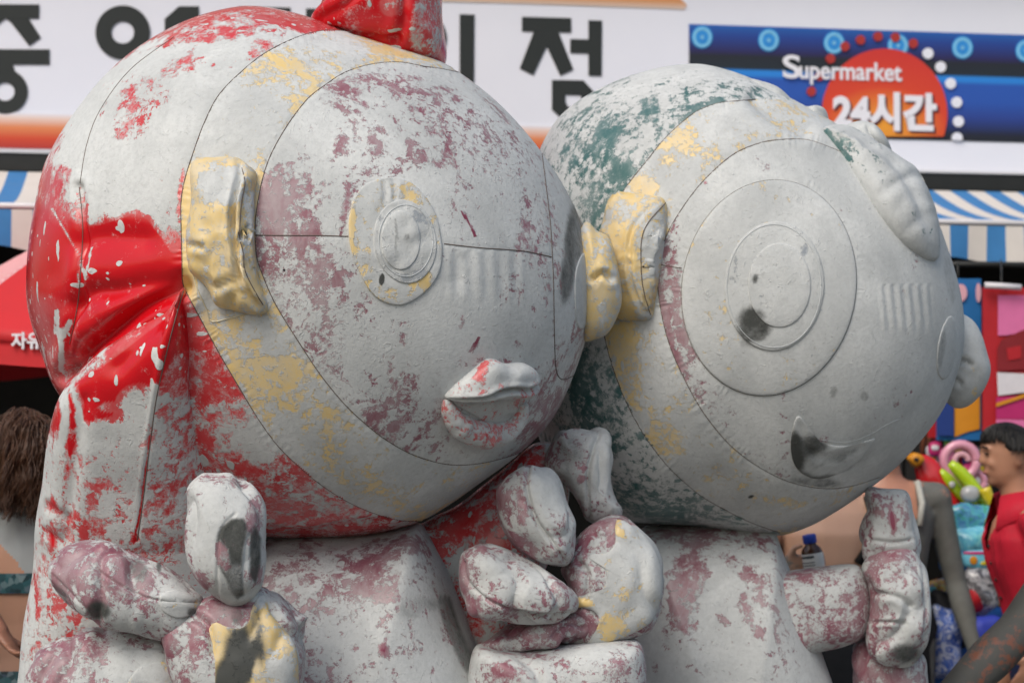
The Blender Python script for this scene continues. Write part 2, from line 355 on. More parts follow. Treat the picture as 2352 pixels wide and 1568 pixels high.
pl = [sz(FP(u, v, .012)) for u, v in pts]; pl = [(a, max(b, zB0+.001)) for a, b in pl]
obj('sun_disc', *prism(pl, .004, .012), m.m, sign, False)
M['dot_red'] = plain('dot_red', (.40, .035, .03), .4, .1, 60, 0); M['dot_white'] = plain('dot_white', (.80, .81, .88), .4, .05, 60, 0)
for cx, cy in ((1864, 210), (1883, 175), (1908, 135), (1941, 107), (1977, 92), (2017, 84), (2057, 86), (2098, 100)):
    obj('red_dot', *pxprism(circ(cx, cy, 10.5, 11, 24), .004, .0135), M['dot_red'], sign, False)
for cx, cy in ((2132, 123), (2161, 154), (2184, 192), (2198, 235), (2202, 279), (2199, 317)):
    c_ = [sz(FP(u, v, .0135)) for u, v in circ(cx, cy, 12, 12.5, 24)]; c_ = [(a, max(b, zB0+.001)) for a, b in c_]
    obj('white_dot', *prism(c_, .004, .0135), M['dot_white'], sign, False)
def text(s, name, u0, v0, u1, v1, off, mat, parent, bold=.0, frame=None, keep=False):
    """lettering fitted to the box (u0,v1)-(u1,v0) on the facade plane, or on the plane given by frame = (origin, right, up, normal)"""
    c = bpy.data.curves.new(name, 'FONT'); c.body = s; c.size = 1; c.offset = bold; c.extrude = .004; c.resolution_u = 6; c.align_x = 'LEFT'
    t = bpy.data.objects.new(name, c); COL.objects.link(t); dg = bpy.context.evaluated_depsgraph_get()
    me = bpy.data.meshes.new_from_object(t.evaluated_get(dg)); bpy.data.objects.remove(t)
    V = np.array([tuple(v.co) for v in me.vertices]); Fc = [list(p.vertices) for p in me.polygons]
    lo, hi = V.min(0), V.max(0); a = (V[:, 0]-lo[0])/(hi[0]-lo[0]); b = (V[:, 1]-lo[1])/(hi[1]-lo[1]); zz = V[:, 2]
    if frame is None:
        s0, z0 = sz(FP(u0, v1, off)); s1, z1 = sz(FP(u1, v0, off)); z1 = sz(FP(u0, v0, off))[1]
        X = FO+np.outer(s0+a*(s1-s0), EX)+np.outer(z0+b*(z1-z0), [0, 0, 1])+np.outer(off+zz*.4, NF_)
    else: X = frame(a, b, zz)
    return obj(name, X, Fc, mat, parent, False)
M['word'] = plain('word_white', (.80, .79, .84), .4, .05, 60, 0); M['shade'] = plain('word_shadow_print', (.10, .02, .03), .5, .1, 60, 0)
text('S', 'letter', 1798, 126, 1838, 180, .0155, M['word'], sign, .02)
text('upermarket', 'letter', 1836, 139, 2071, 194, .0155, M['word'], sign, .02)
text('24시간', 'letter_shadow', 1918, 213, 2156, 303, .0135, M['shade'], sign, .045)
text('24시간', 'letter', 1913, 208, 2151, 298, .0165, M['word'], sign, .045)

# ------------------------------------------------------------------ striped awning
def awning(name, u0, u1, lab, rod_uv, hem_v, topz):
    aw = empty(name, tuple(W(0, topz, .05)), lab, 'awning', 'striped awnings under the sign')
    out = .85
    sa = sz(FP(u0, 480, out))[0]; sb = sz(FP(u1, 480, out))[0]; zr = sz(FP(*rod_uv, out))[1]; zh = sz(FP(rod_uv[0], hem_v, out))[1]
    m1, m2 = M['stripe_blue'], M['stripe_white']; sw = .078; k0 = math.floor(sa/sw); k1 = math.ceil(sb/sw)
    for k in range(k0, k1):
        s0, s1 = k*sw, (k+1)*sw; rows = 8; V = []
        for i in range(rows+1):
            t = i/rows; o_ = .05+(out-.05)*t; z = topz+(zr-topz)*t-.025*math.sin(math.pi*t)
            for j in range(4): V.append(W(s0+(s1-s0)*j/3, z, o_))
        Q = [[i*4+j, i*4+j+1, (i+1)*4+j+1, (i+1)*4+j] for i in range(rows) for j in range(3)]
        n0 = len(V); hr = 6
        for i in range(hr+1):
            for j in range(4):
                s = s0+(s1-s0)*j/3; dz = (zr-.02-zh)*(i/hr); sc_ = 1+.10*math.cos(2*math.pi*s/(sw*6))*(i/hr)
                V.append(W(s, zr-.02-dz*sc_, out+.015+.012*math.sin(s*17)*(i/hr)))
        Q += [[n0+i*4+j, n0+i*4+j+1, n0+(i+1)*4+j+1, n0+(i+1)*4+j] for i in range(hr) for j in range(3)]
        obj('stripe', V, Q, m1 if k % 2 else m2, aw)
    obj('front_rod', *tube([W(sa-.02, zr-.006, out+.008), W((sa+sb)/2, zr-.006, out+.008), W(sb+.02, zr-.006, out+.008)], .012, 10), plain('rod_white', (.72, .70, .72), .35, .05, 40, 0), aw)
    for s in (sa+.05, sb-.05): obj('arm', *tube([W(s, zr-.012, out), W(s, (zr+topz)/2-.09, .45), W(s, topz-.12, .02)], .012, 8), M['black_trim'], aw)
M['stripe_blue'] = plain('awning_blue', (.045, .20, .46), .7, .14, 14, .2); M['stripe_white'] = plain('awning_white', (.66, .62, .58), .7, .08, 14, .2)
awning('striped_awning', -420, 640, 'blue and white striped awning behind the red hooded inflatable head', (50, 470), 573, Zb-.095)
awning('striped_awning', 1500, 2760, 'blue and white striped awning behind the green hooded inflatable head', (2250, 508), 600, Zb-.095)
# ------------------------------------------------------------------ inflatable figures
def bvh_of(V, Q): return BVHTree.FromPolygons([Vector(p) for p in V], [list(q) for q in Q])
def cast(bvh, u, v):
    r = Vector(ray(u, v)).normalized(); h = bvh.ray_cast(Vector(C0), r)
    return (h[0], h[1] if h[1].dot(r) < 0 else -h[1]) if h[0] else (None, None)
def seam(bvh, pl, parent, rad=.0011, name='seam', mat=None):
    path = []
    for u, v in smooth_open(pl, 7):
        p, n = cast(bvh, u, v)
        if p: path.append(p+n*.0004)
    if len(path) > 2: obj(name, *tube(path, rad, 5), mat or M['thread'], parent)
def pad(bvh, pts, h, prof=3.0, M_=64, NR=12, creases=(), lump=0, center=None, sink=.004, sharp=False):
    """a stuffed shape sewn on a surface: follows the surface below, swelling by h"""
    o = smooth_closed(pts, M_, sharp); c = o.mean(0) if center is None else np.array(center, float); V = []
    cr = [smooth_open(a[0], 5) for a in creases]
    last = None
    for s in np.linspace(0, math.pi/2, NR):
        q = max(math.sin(s), .01); hh = max(math.cos(s), 0)**(2/prof)
        x = c+(o-c)*q; hs = np.full(len(x), h*hh)
        for a, pl in zip(creases, cr):
            ds = dpoly(x[:, 0], x[:, 1], pl); hs -= a[2]*hh*(np.exp(-(ds/a[1])**2)-.4*np.exp(-((ds-2*a[1])/(1.1*a[1]))**2))
        for (a, b), k in zip(x, hs):
            p, n = cast(bvh, a, b)
            if p is None: p, n = last
            last = (p, n)
            if lump: k += lump*hh*noise.noise((a*.03, b*.03, 1.7))
            V.append(p+n*(k-sink*(1 if hh < .05 else 0)))
    V = np.array([tuple(p) for p in V]); Q = grid_faces(NR, M_)
    return V, Q[:, ::-1].tolist()+[list(range(M_))], Q
def panels(V, Fc, Q, NFM, regions, mats, parent, base, ops, qback):
    """split one inflated shell into its sewn panels"""
    Q = Q[:, ::-1]; cen = V[Q].mean(1); u, v, d = proj(cen); lab = np.zeros(len(Q), int)
    for k, pg in enumerate(regions, 1): lab[inside(u, v, pg)] = k
    lab[qback] = 0
    out = []
    for k, (nm, mt) in enumerate(mats):
        f = Q[lab == k]; ids, inv = np.unique(f, return_inverse=True); f2 = inv.reshape(f.shape)
        vv = V[ids]; out.append(obj(nm, vv, f2, mt, parent, True, paint_of(vv, base[k], ops[k])))
    return out
def head(pts, d0, front, back, center, lumps, creases, seams, ribs=None, shrink=.993, minor=()):
    MM, NFr, NBk = 840, 210, 40
    V, Fc, Q = pillow(pts, d0, front, back, 2.05, MM, NFr, NBk, creases, lumps[0], lumps[1], shrink, center)
    if ribs:
        u, v, d = proj(V); nrm = mesh_normals(V, Q); fr = np.arange(len(V)) < MM*NFr
        if np.sum((V-V.mean(0))*nrm) < 0: nrm = -nrm
        for (x0, y0, x1, y1, pitch, amp, sl) in ribs:
            wgt = sm(u, x0, x0+20)*sm(-u, -x1, -x1+20)*sm(v, y0, y0+6)*sm(-v, -y1, -y1+40)
            V = V+nrm*(np.where(fr, wgt*amp*np.sin((u-sl*(v-y0))*2*math.pi/pitch), 0))[:, None]
    u, v, d = proj(V); nrm = mesh_normals(V, Q); fr0 = np.arange(len(V)) < MM*NFr
    if np.sum((V-V.mean(0))*nrm) < 0: nrm = -nrm
    for pl in list(seams)+list(minor):
        ds, ar = dpoly(u, v, smooth_open(pl, 8), arc=True); k = np.array([noise.noise((a_*.02, len(pl), 0)) if q_ < 60 else 0 for a_, q_ in zip(ar, ds)])
        amp = .0009 if pl in seams else .0005
        V = V+nrm*(np.where(fr0, amp*np.sin(ar*2*math.pi/19+14*k)*(.45+1.6*k)*np.exp(-((ds-9)/11)**2)-amp*1.6*np.exp(-(ds/5.5)**2), 0))[:, None]
    u, v, d = proj(V); fr = np.arange(len(V)) < MM*(NFr-12)
    for pl in seams:
        pp = smooth_open(pl, 3); ds, bx, by = dpoly(u, v, pp, True); mk = fr & (ds < 2.6)
        V[mk] += np.outer((bx-u)[mk]*d[mk]/F, RT)+np.outer(-(by-v)[mk]*d[mk]/F, UP)
    rowf = np.repeat(np.arange(NFr+NBk-2), MM)
    return V, Fc, Q, rowf > NFr+int(NBk*.25)

# ---- figure one: red hood
fig1 = empty('inflatable_figure', (-.46, 5.0, 0), 'giant inflatable figure in a red hood with puckered lips, smeared with grey mud', 'inflatable', 'pair of mud smeared inflatable figures')
H1 = [(66, 640), (72, 560), (82, 495), (102, 403), (124, 349), (168, 279), (235, 195), (302, 131), (378, 80), (457, 45), (545, 24), (610, 22), (690, 36), (770, 60), (880, 95), (1000, 135), (1070, 175), (1150, 240), (1215, 310), (1262, 372), (1310, 455), (1345, 540), (1363, 620), (1366, 690), (1358, 760), (1340, 820), (1305, 900), (1262, 972), (1190, 1048), (1100, 1118), (1030, 1168), (960, 1206), (850, 1232), (720, 1240), (610, 1234), (450, 1185), (310, 1095), (210, 1000), (135, 900), (88, 790), (68, 710)]
S1a = [(826, 76), (780, 71), (736, 72), (680, 87), (614, 119), (560, 160), (503, 218), (468, 285), (440, 362), (424, 415), (416, 463), (416, 520), (418, 590), (420, 651), (434, 682), (450, 712), (480, 768), (514, 829), (550, 890), (584, 947), (620, 1000), (658, 1044), (730, 1107), (800, 1152), (860, 1178), (920, 1194), (975, 1196)]
S1b = [(1052, 166), (1010, 158), (974, 153), (924, 144), (887, 144), (840, 151), (790, 168), (745, 197), (706, 228), (662, 285), (625, 349), (605, 403), (592, 465), (586, 520), (589, 587), (608, 644), (638, 708), (695, 799), (738, 863), (787, 923), (830, 965), (880, 1005), (940, 1040), (1000, 1060), (1050, 1067), (1110, 1062), (1170, 1047), (1212, 1032)]
S1c = [(1244, 349), (1253, 420), (1263, 504), (1268, 580), (1271, 650), (1273, 755), (1276, 840), (1284, 866), (1296, 871), (1316, 863)]
cr1 = [([(418, 640), (350, 652), (280, 668), (215, 672), (178, 700)], 22, .016), ([(424, 662), (330, 705), (255, 762), (195, 812), (160, 856)], 17, .030), ([(182, 430), (190, 520), (186, 620), (178, 700), (160, 790), (150, 860)], 9, .012), ([(186, 560), (235, 545), (330, 548)], 24, .008),
       ([(610, 1215), (700, 1222), (800, 1205), (880, 1195)], 9, .018), ([(1060, 600), (1050, 640)], 20, .003)]
ribs1 = [(1015, 572, 1215, 705, 34, .0011, .05)]
V, Fc, Q, qb = head(H1, 5.0, .60, .60, (716, 640), (.010, 3.2), cr1, [S1a, S1b], ribs1, .993, [S1c, [(588, 540), (660, 541), (730, 541), (800, 543)], [(1020, 560), (1100, 569), (1210, 578), (1266, 590)], [(184, 420), (200, 330), (232, 250), (300, 160), (400, 85)]])
bv1 = bvh_of(V, Q)
band1 = S1a[::1]+[(1100, 1215), (1500, 1215), (1500, 60), (900, 60)]
face1 = S1b[::1]+[(1300, 1050), (1500, 1050), (1500, 100), (1100, 150)]
hood_ops = [('p', [(60, 470), (100, 390), (150, 270), (240, 165), (340, 95), (450, 60), (600, 60), (720, 78), (640, 112), (560, 168), (500, 235), (450, 330), (428, 415), (418, 545), (385, 562), (345, 500), (315, 480), (250, 507), (225, 517), (206, 516), (195, 480), (150, 455), (168, 392), (140, 378), (100, 440)], 0, .92, 9),
    ('b', 330, 235, 100, 64, -38, 0, .61), ('b', 300, 300, 50, 26, -20, 0, .52), ('b', 420, 150, 60, 25, -25, 0, .60), ('b', 520, 70, 110, 26, -10, 0, .53), ('b', 600, 112, 40, 22, -30, 0, .46), ('b', 640, 78, 45, 26, 10, 0, .9), ('b', 430, 78, 70, 14, -25, 0, .45), ('b', 560, 26, 190, 13, 4, 0, .30), ('b', 700, 48, 90, 12, 16, 0, .42),
    ('b', 120, 330, 25, 80, 20, 0, .62), ('b', 185, 470, 20, 50, 5, 0, .47), ('b', 110, 430, 22, 50, 8, 0, .36), ('b', 95, 560, 30, 100, 0, 0, .22), ('b', 240, 600, 180, 100, 0, 0, .10), ('b', 300, 760, 160, 80, 0, 0, .10), ('b', 415, 450, 8, 70, 4, 0, .35), ('b', 400, 555, 14, 24, 0, 0, .62),
    ('l', [(130, 715), (128, 760), (145, 770), (160, 740)], 9, 0, .85), ('l', [(138, 760), (141, 810), (140, 850)], 9, 0, .85), ('l', [(197, 640), (185, 600), (178, 660)], 4, 0, .8), ('l', [(120, 480), (190, 600)], 3, 0, .75), ('l', [(210, 570), (195, 640)], 3, 0, .75),
    ('p', [(430, 660), (470, 760), (560, 920), (660, 1060), (800, 1160), (960, 1205), (960, 1300), (560, 1300), (480, 1000), (430, 800)], 0, .40, 10), ('p', [(500, 860), (560, 950), (660, 1060), (800, 1160), (960, 1205), (960, 1240), (500, 1240)], 0, .50, 40), ('b', 590, 1010, 60, 50, 40, 0, .80), ('b', 540, 880, 50, 40, 50, 0, .40), ('b', 560, 960, 30, 30, 0, 0, .42), ('b', 700, 1190, 120, 30, 12, 0, .42), ('p', [(600, 1205), (760, 1212), (900, 1190), (900, 1260), (600, 1260)], 0, .28, 12), ('p', [(430, 660), (560, 900), (480, 960), (430, 800)], 2, .9, 20)]
band_ops = [('b', 668, 150, 52, 20, 22, 0, .34), ('b', 720, 205, 18, 14, -50, 0, .40), ('b', 900, 112, 110, 16, 14, 0, .48), ('b', 790, 110, 60, 30, 20, 0, .86), ('b', 510, 260, 60, 100, 30, 0, .95), ('b', 430, 460, 14, 130, 0, 0, .34), ('b', 595, 440, 15, 100, 4, 0, .46), ('b', 600, 360, 14, 22, 30, 0, .42), ('b', 430, 640, 20, 70, -10, 0, .25), ('b', 500, 760, 50, 60, 30, 0, .34), ('b', 600, 700, 20, 40, 0, 0, .5), ('b', 560, 830, 60, 60, 50, 0, .46), ('b', 650, 880, 80, 60, 50, 0, .50), ('b', 600, 930, 40, 40, 40, 0, .54), ('b', 740, 1010, 80, 55, 40, 0, .72), ('b', 860, 1120, 90, 40, 25, 0, .60), ('b', 1000, 1110, 90, 50, -10, 0, .82)]
face_ops = [('p', [(580, 400), (680, 380), (740, 560), (790, 720), (900, 980), (700, 860), (600, 660)], 0, .53, 45), ('b', 625, 470, 28, 60, 8, 0, .41), ('b', 640, 590, 28, 55, -10, 0, .44), ('b', 745, 650, 50, 70, -10, 0, .44), ('b', 765, 830, 22, 34, -40, 0, .36), ('b', 690, 750, 40, 40, 30, 0, .52),
    ('b', 800, 210, 90, 40, -20, 0, .58), ('b', 920, 190, 90, 28, 15, 0, .58), ('b', 990, 270, 120, 50, 50, 0, .58), ('b', 780, 330, 16, 32, 12, 0, .36), ('b', 860, 340, 18, 32, -22, 0, .44), ('b', 955, 350, 20, 40, -28, 0, .46), ('b', 1120, 330, 60, 130, -35, 0, .62), ('b', 900, 400, 90, 26, 10, 0, .56), ('b', 790, 490, 10, 80, 8, 0, .44), ('b', 690, 300, 45, 60, 20, 0, .80), ('b', 745, 300, 35, 50, 20, 0, .84), ('b', 980, 420, 60, 40, 0, 0, .93), ('b', 905, 560, 112, 152, 0, 0, .95),
    ('b', 1100, 700, 200, 200, 0, 0, .80), ('b', 1090, 760, 90, 60, 0, 0, .93), ('l', [(1060, 486), (1082, 520), (1092, 542)], 4, 0, .1), ('b', 1090, 795, 7, 18, 30, 0, .15), ('l', [(1100, 775), (1078, 806)], 5, 0, .15), ('b', 1060, 740, 8, 22, 20, 0, .45), ('b', 1130, 840, 110, 22, 5, 0, .60), ('b', 910, 900, 70, 60, 0, 0, .66), ('b', 1000, 960, 20, 60, 25, 0, .5), ('b', 1230, 950, 60, 90, 25, 0, .64), ('b', 1020, 1020, 120, 30, 10, 0, .68), ('b', 860, 820, 70, 100, 0, 0, .88),
    ('b', 1314, 550, 22, 100, 6, 1, .62), ('b', 1302, 640, 20, 70, 6, 1, .66), ('b', 1335, 520, 18, 100, 6, 1, .5), ('b', 1260, 500, 20, 80, 0, 1, .25), ('b', 1270, 250, 200, 120, 50, 0, .66)]
hood1, bandp1, facep1 = panels(V, Fc, Q, 0, [band1, face1], [('hood', M['red']), ('face_band', M['yellow']), ('face', M['maroon'])], fig1, [(.30, 0, .5), (.76, 0, .1), (.74, 0, .05)], [hood_ops, band_ops, face_ops], qb)
seam(bv1, S1a, hood1); seam(bv1, S1b, facep1); seam(bv1, S1c, facep1, .0011)
seam(bv1, [(588, 540), (660, 541), (730, 541), (800, 543)], facep1, .0012); seam(bv1, [(1020, 560), (1100, 569), (1160, 573), (1210, 578), (1266, 590)], facep1, .0012)
seam(bv1, [(182, 430), (190, 520), (186, 610), (178, 700), (160, 790)], hood1, .001); seam(bv1, [(184, 420), (200, 330), (232, 250), (300, 160), (400, 85)], hood1, .0009)
# topknot
V, Fc, Q = pillow([(716, 62), (735, 20), (752, -30), (770, -110), (830, -190), (920, -200), (990, -150), (1014, -60), (1017, 40), (1024, 140), (985, 165), (900, 150), (800, 120)], 5.0, .20, .20, 2.3, 160, 40, 14, [([(905, 92), (925, 60), (930, 10), (935, -60)], 10, .010), ([(740, 40), (790, 15), (830, -20)], 9, .006), ([(760, 70), (840, 84), (915, 92)], 10, .008)], .006, 9)
obj('topknot', V, Fc, M['red'], fig1, True, paint_of(V, (.14, 0, .6), [('b', 980, 70, 40, 90, 0, 0, .44), ('b', 990, -20, 26, 80, 0, 0, .48), ('b', 840, 50, 60, 60, 0, 0, .22), ('b', 900, 10, 30, 30, 0, 0, .38)]))
# ear near side: stuffed folded cushion
V, Fc, Q = pad(bv1, [(448, 376), (500, 366), (545, 366), (572, 384), (590, 402), (586, 450), (584, 520), (588, 590), (598, 650), (616, 706), (596, 722), (540, 712), (500, 700), (474, 660), (448, 630), (436, 600), (434, 540), (446, 460)], .066, 2.6, 96, 22, [([(556, 386), (562, 420), (554, 470), (550, 540), (558, 580), (562, 620), (580, 660), (612, 712)], 5, .020), ([(450, 640), (500, 655), (560, 640)], 9, .014), ([(436, 570), (480, 575)], 8, .012), ([(540, 700), (560, 660), (600, 700)], 8, .010)], .007)
ear = obj('ear', V, Fc, M['yellow'], fig1, True, paint_of(V, (.55, 0, .1), [('b', 510, 420, 60, 50, 0, 0, .92), ('b', 500, 500, 55, 28, 0, 0, .40), ('b', 572, 470, 14, 70, 0, 0, .70), ('b', 490, 590, 60, 60, 0, 0, .52), ('b', 520, 650, 70, 50, 0, 0, .46), ('b', 445, 480, 10, 100, 0, 0, .35)]))
bve = bvh_of(V, Q); seam(bve, [(556, 386), (562, 420), (554, 470), (550, 540), (558, 580), (562, 620), (580, 660), (604, 700)], ear, .0012)
seam(bv1, [(441, 610), (452, 660), (475, 712), (486, 738), (530, 730), (580, 718), (618, 712)], ear, .0016, 'clear_stitching', plain('clear_thread', (.6, .55, .4), .2, .1, 90, 0))
# ear far side
V, Fc, Q = pillow([(1340, 512), (1372, 530), (1396, 545), (1412, 580), (1424, 640), (1430, 690), (1420, 730), (1400, 762), (1372, 778), (1335, 770), (1310, 640)], 4.92, .085, .085, 2.3, 90, 26, 12, [([(1365, 640), (1385, 628), (1402, 640)], 7, .012)], .006, 14)
obj('ear', V, Fc, M['yellow'], fig1, True, paint_of(V, (.56, 0, .1), [('b', 1400, 720, 30, 50, 0, 0, .62), ('b', 1385, 600, 20, 70, 0, 0, .46)]))
# eyes
eyeo = [(815, 455), (835, 428), (870, 413), (905, 410), (940, 420), (972, 447), (998, 490), (1010, 540), (1014, 590), (1005, 630), (985, 660), (955, 685), (920, 700), (880, 692), (850, 668), (826, 625), (806, 572), (801, 520), (804, 485)]
V, Fc, Q = pad(bv1, eyeo, .006, 12, 110, 26, [([(882, 418), (884, 440), (882, 465)], 5, .004), ([(903, 415), (906, 460)], 5, .004)], .003)
ep = obj('eye_patch', V, Fc, M['yellow'], facep1, True, paint_of(V, (.84, 0, 0), [('b', 945, 450, 30, 38, -25, 0, .60), ('b', 806, 540, 8, 90, 4, 0, .40), ('b', 840, 665, 18, 10, 45, 0, .40), ('b', 975, 640, 14, 24, 0, 0, .5), ('b', 877, 642, 7, 14, 8, 1, 1.3), ('b', 884, 445, 5, 26, 0, 1, .30), ('b', 905, 445, 5, 26, 0, 1, .28)]))
bvp = bvh_of(V, Q)
V, Fc, Q = pad(bvp, [(930+72*math.cos(t)-6*math.sin(t), 555-96*math.sin(t)) for t in np.linspace(0, 2*math.pi, 20, endpoint=False)], .0035, 8, 80, 16, [], .001)
lens = obj('eye_disc', V, Fc, M['clear'], ep, True, paint_of(V, (.90, 0, 0), [('b', 965, 500, 26, 12, 35, 0, .30), ('b', 905, 640, 20, 14, 0, 0, .45), ('b', 950, 635, 40, 12, -20, 0, .45)]))
bvl = bvh_of(V, Q)
ringp = lambda cx, cy, a, b, n=40: [(cx+a*math.cos(2*math.pi*k/n), cy+b*math.sin(2*math.pi*k/n)) for k in range(n+1)]
M['rim'] = plain('disc_rim', (.52, .55, .56), .35, .1, 60, .1)
seam(bvl, ringp(932, 553, 62, 82), lens, .0010, 'rim', M['rim'])
V, Fc, Q = pad(bvl, ringp(920, 552, 45, 68, 20)[:-1], .003, 8, 60, 12, [], .001)
pup = obj('pupil_disc', V, Fc, M['clear'], ep, True, paint_of(V, (.93, 0, 0), [('l', [(908, 505), (912, 545), (908, 560), (912, 590)], 6, 1, .42), ('b', 912, 588, 10, 14, 0, 1, .32), ('b', 935, 545, 8, 10, 40, 1, .5)]))
V, Fc, Q = pad(bv1, [(1320, 640), (1328, 600), (1344, 580), (1354, 640), (1355, 700), (1345, 745), (1330, 755), (1321, 720)], .003, 8, 50, 10)
obj('eye_patch', V, Fc, M['clear'], facep1, True, paint_of(V, (.9, 0, 0), [('b', 1340, 620, 12, 70, 0, 1, .2)]))
# mouth
zl = lambda pts: [(968+x/5.756, 786.5+y/5.756) for x, y in pts]
V, Fc, Q = pad(bv1, zl([(300, 712), (450, 745), (900, 740), (1340, 700), (1370, 800), (1320, 900), (1150, 1060), (900, 1080), (700, 960), (520, 860), (400, 780)]), .004, 8, 60, 10)
mo = obj('mouth', V, Fc, M['lip'], facep1, True, paint_of(V, (.74, 0, 0), [('b', 1195, 925, 14, 24, 0, 0, .40), ('b', 1180, 955, 30, 12, 0, 1, .25)]))
V, Fc, Q = pad(bv1, zl([(300, 708), (400, 590), (560, 450), (740, 300), (840, 225), (930, 210), (1010, 235), (1060, 262), (1150, 272), (1280, 258), (1390, 285), (1470, 350), (1495, 440), (1490, 540), (1455, 640), (1380, 690), (1200, 690), (1000, 705), (800, 705), (560, 722), (400, 730)]), .048, 2.8, 110, 22, [(zl([(320, 706), (500, 665), (700, 620), (850, 555), (980, 525), (1100, 515), (1220, 540), (1340, 525), (1480, 495)]), 5, .016)], .004, zl([(950, 500)])[0])
lp = obj('upper_lip', V, Fc, M['lip'], mo, True, paint_of(V, (.80, 0, .15), [('b', 1111, 845, 14, 22, 25, 0, .42), ('b', 1096, 866, 14, 10, -20, 0, .5), ('b', 1110, 875, 8, 8, 0, 0, .35), ('b', 1115, 897, 18, 5, -25, 0, .36), ('b', 1150, 888, 7, 8, 30, 0, .3), ('b', 1200, 860, 40, 30, 0, 0, .93), ('b', 1060, 895, 30, 14, -25, 0, .6)]))
lpth = smooth_open(zl([(318, 745), (345, 860), (430, 1010), (580, 1120), (800, 1185), (1010, 1165), (1180, 1060), (1290, 930), (1335, 800)]), 4); n_ = len(lpth); path = []; rad = []
for k, (a_, b_) in enumerate(lpth):
    t = k/(n_-1); r_ = .00092*float(np.interp(t, [0, .08, .25, .5, .72, .9, 1], [6, 18, 30, 34, 29, 21, 11])); p_, q_ = cast(bv1, a_, b_); path.append(p_+q_*r_*.35); rad.append(r_*(1+.07*noise.noise((k*.35, 3, 1))))
V, Fc = tube(path, rad, 28); cen = np.repeat(np.array([tuple(p) for p in path]), 28, 0); V = V+(V-cen)*(.10*vnoise(V, 45, 2))[:, None]
obj('lower_lip', V, Fc, M['lip'], mo, True, paint_of(V, (.66, 0, .15), [('b', 1020, 945, 8, 30, -8, 0, .46), ('b', 1085, 970, 30, 10, 20, 0, .54), ('b', 1140, 985, 20, 12, 0, 0, .44), ('b', 1180, 965, 26, 12, -30, 0, .42), ('b', 1110, 1005, 50, 8, 5, 0, .5)]))

# torso, sleeves, hands, legs of figure one
V, Fc, Q = pillow([(610, 1246), (700, 1225), (850, 1216), (950, 1200), (968, 1205), (990, 1240), (1020, 1300), (1050, 1375), (1085, 1465), (1120, 1575), (1175, 1800), (1205, 2050), (1180, 2250), (900, 2330), (600, 2310), (440, 2200), (430, 1900), (470, 1600), (540, 1350)], 5.0, .40, .40, 2.5, 240, 80, 20, [([(620, 1262), (760, 1250), (900, 1232)], 10, .006)], .008, 4)
torso = obj('torso', V, Fc, M['maroon'], fig1, True, paint_of(V, (.70, 0, .12), [('b', 880, 1255, 90, 22, -8, 0, .50), ('b', 830, 1280, 60, 26, 0, 0, .50), ('b', 700, 1290, 60, 30, 0, 0, .60), ('b', 740, 1350, 50, 90, 10, 0, .62), ('b', 880, 1340, 60, 30, 0, 0, .62), ('b', 900, 1480, 160, 120, 0, 0, .84), ('b', 880, 1490, 14, 12, -20, 0, .2), ('b', 940, 1330, 40, 50, 0, 0, .74), ('b', 940, 1400, 40, 34, 0, 1, .42), ('l', [(1020, 1380), (1035, 1430), (1060, 1490), (1080, 1530)], 26, 1, .60), ('b', 980, 1385, 40, 22, 20, 1, .42)]))
dsl = lambda u, v: float(np.interp(v, [650, 800, 1000, 1250, 1500], [4.44, 4.52, 4.66, 4.80, 4.86]))
V, Fc, Q = pillow([(424, 656), (395, 694), (330, 742), (250, 800), (190, 848), (152, 885), (128, 935), (110, 1040), (94, 1160), (84, 1280), (66, 1400), (50, 1520), (44, 1650), (70, 1850), (220, 1930), (420, 1900), (540, 1760), (590, 1540), (575, 1330), (540, 1180), (508, 1070), (484, 950), (464, 830), (446, 730)], dsl, .20, .20, 2.2, 260, 90, 20, [([(421, 662), (395, 760), (360, 900), (345, 1000), (325, 1160), (315, 1240)], 4, .0016), ([(424, 670), (440, 800), (452, 920)], 14, .012), ([(418, 668), (340, 760), (270, 840)], 22, .010), ([(190, 920), (170, 1060), (150, 1230)], 16, .008), ([(110, 1160), (150, 1190)], 8, .006), ([(105, 1220), (145, 1250)], 8, .006)], .008, 6, 1, (330, 1250))
sl = obj('sleeve', V, Fc, M['red'], fig1, True, paint_of(V, (.66, 0, .2), [('p', [(430, 640), (380, 720), (250, 820), (150, 880), (100, 1000), (180, 990), (230, 985), (300, 940), (350, 900), (440, 880), (470, 870)], 0, .13, 26), ('p', [(430, 640), (150, 880), (120, 1010), (300, 1000), (460, 900)], 2, .8, 60), ('b', 410, 800, 40, 50, 0, 0, .24), ('b', 420, 870, 50, 45, 0, 0, .36), ('b', 320, 930, 50, 45, 0, 0, .95), ('b', 250, 935, 24, 12, 0, 0, .6), ('b', 250, 1000, 70, 35, 0, 0, .9), ('l', [(165, 890), (180, 930), (185, 990)], 12, 0, .9), ('l', [(145, 900), (150, 960), (140, 1030)], 14, 0, .85), ('l', [(160, 910), (168, 960), (160, 1050)], 6, 0, .1),
    ('b', 165, 1010, 14, 40, 8, 0, .2), ('b', 120, 1160, 14, 20, 0, 0, .25), ('b', 115, 1240, 16, 40, 0, 0, .22), ('b', 150, 1120, 8, 60, 5, 0, .35), ('b', 190, 1240, 12, 40, 0, 0, .4), ('b', 230, 1130, 40, 40, 0, 0, .52), ('b', 370, 1150, 60, 60, 0, 0, .60), ('b', 280, 1180, 60, 70, 0, 0, .80), ('b', 150, 1380, 60, 60, 0, 0, .60), ('l', [(345, 1000), (325, 1160), (308, 1245)], 4, 0, .25), ('b', 310, 1235, 12, 12, 0, 0, .25), ('b', 420, 1000, 60, 90, 0, 0, .64), ('b', 95, 1300, 20, 80, 5, 0, .5)]))
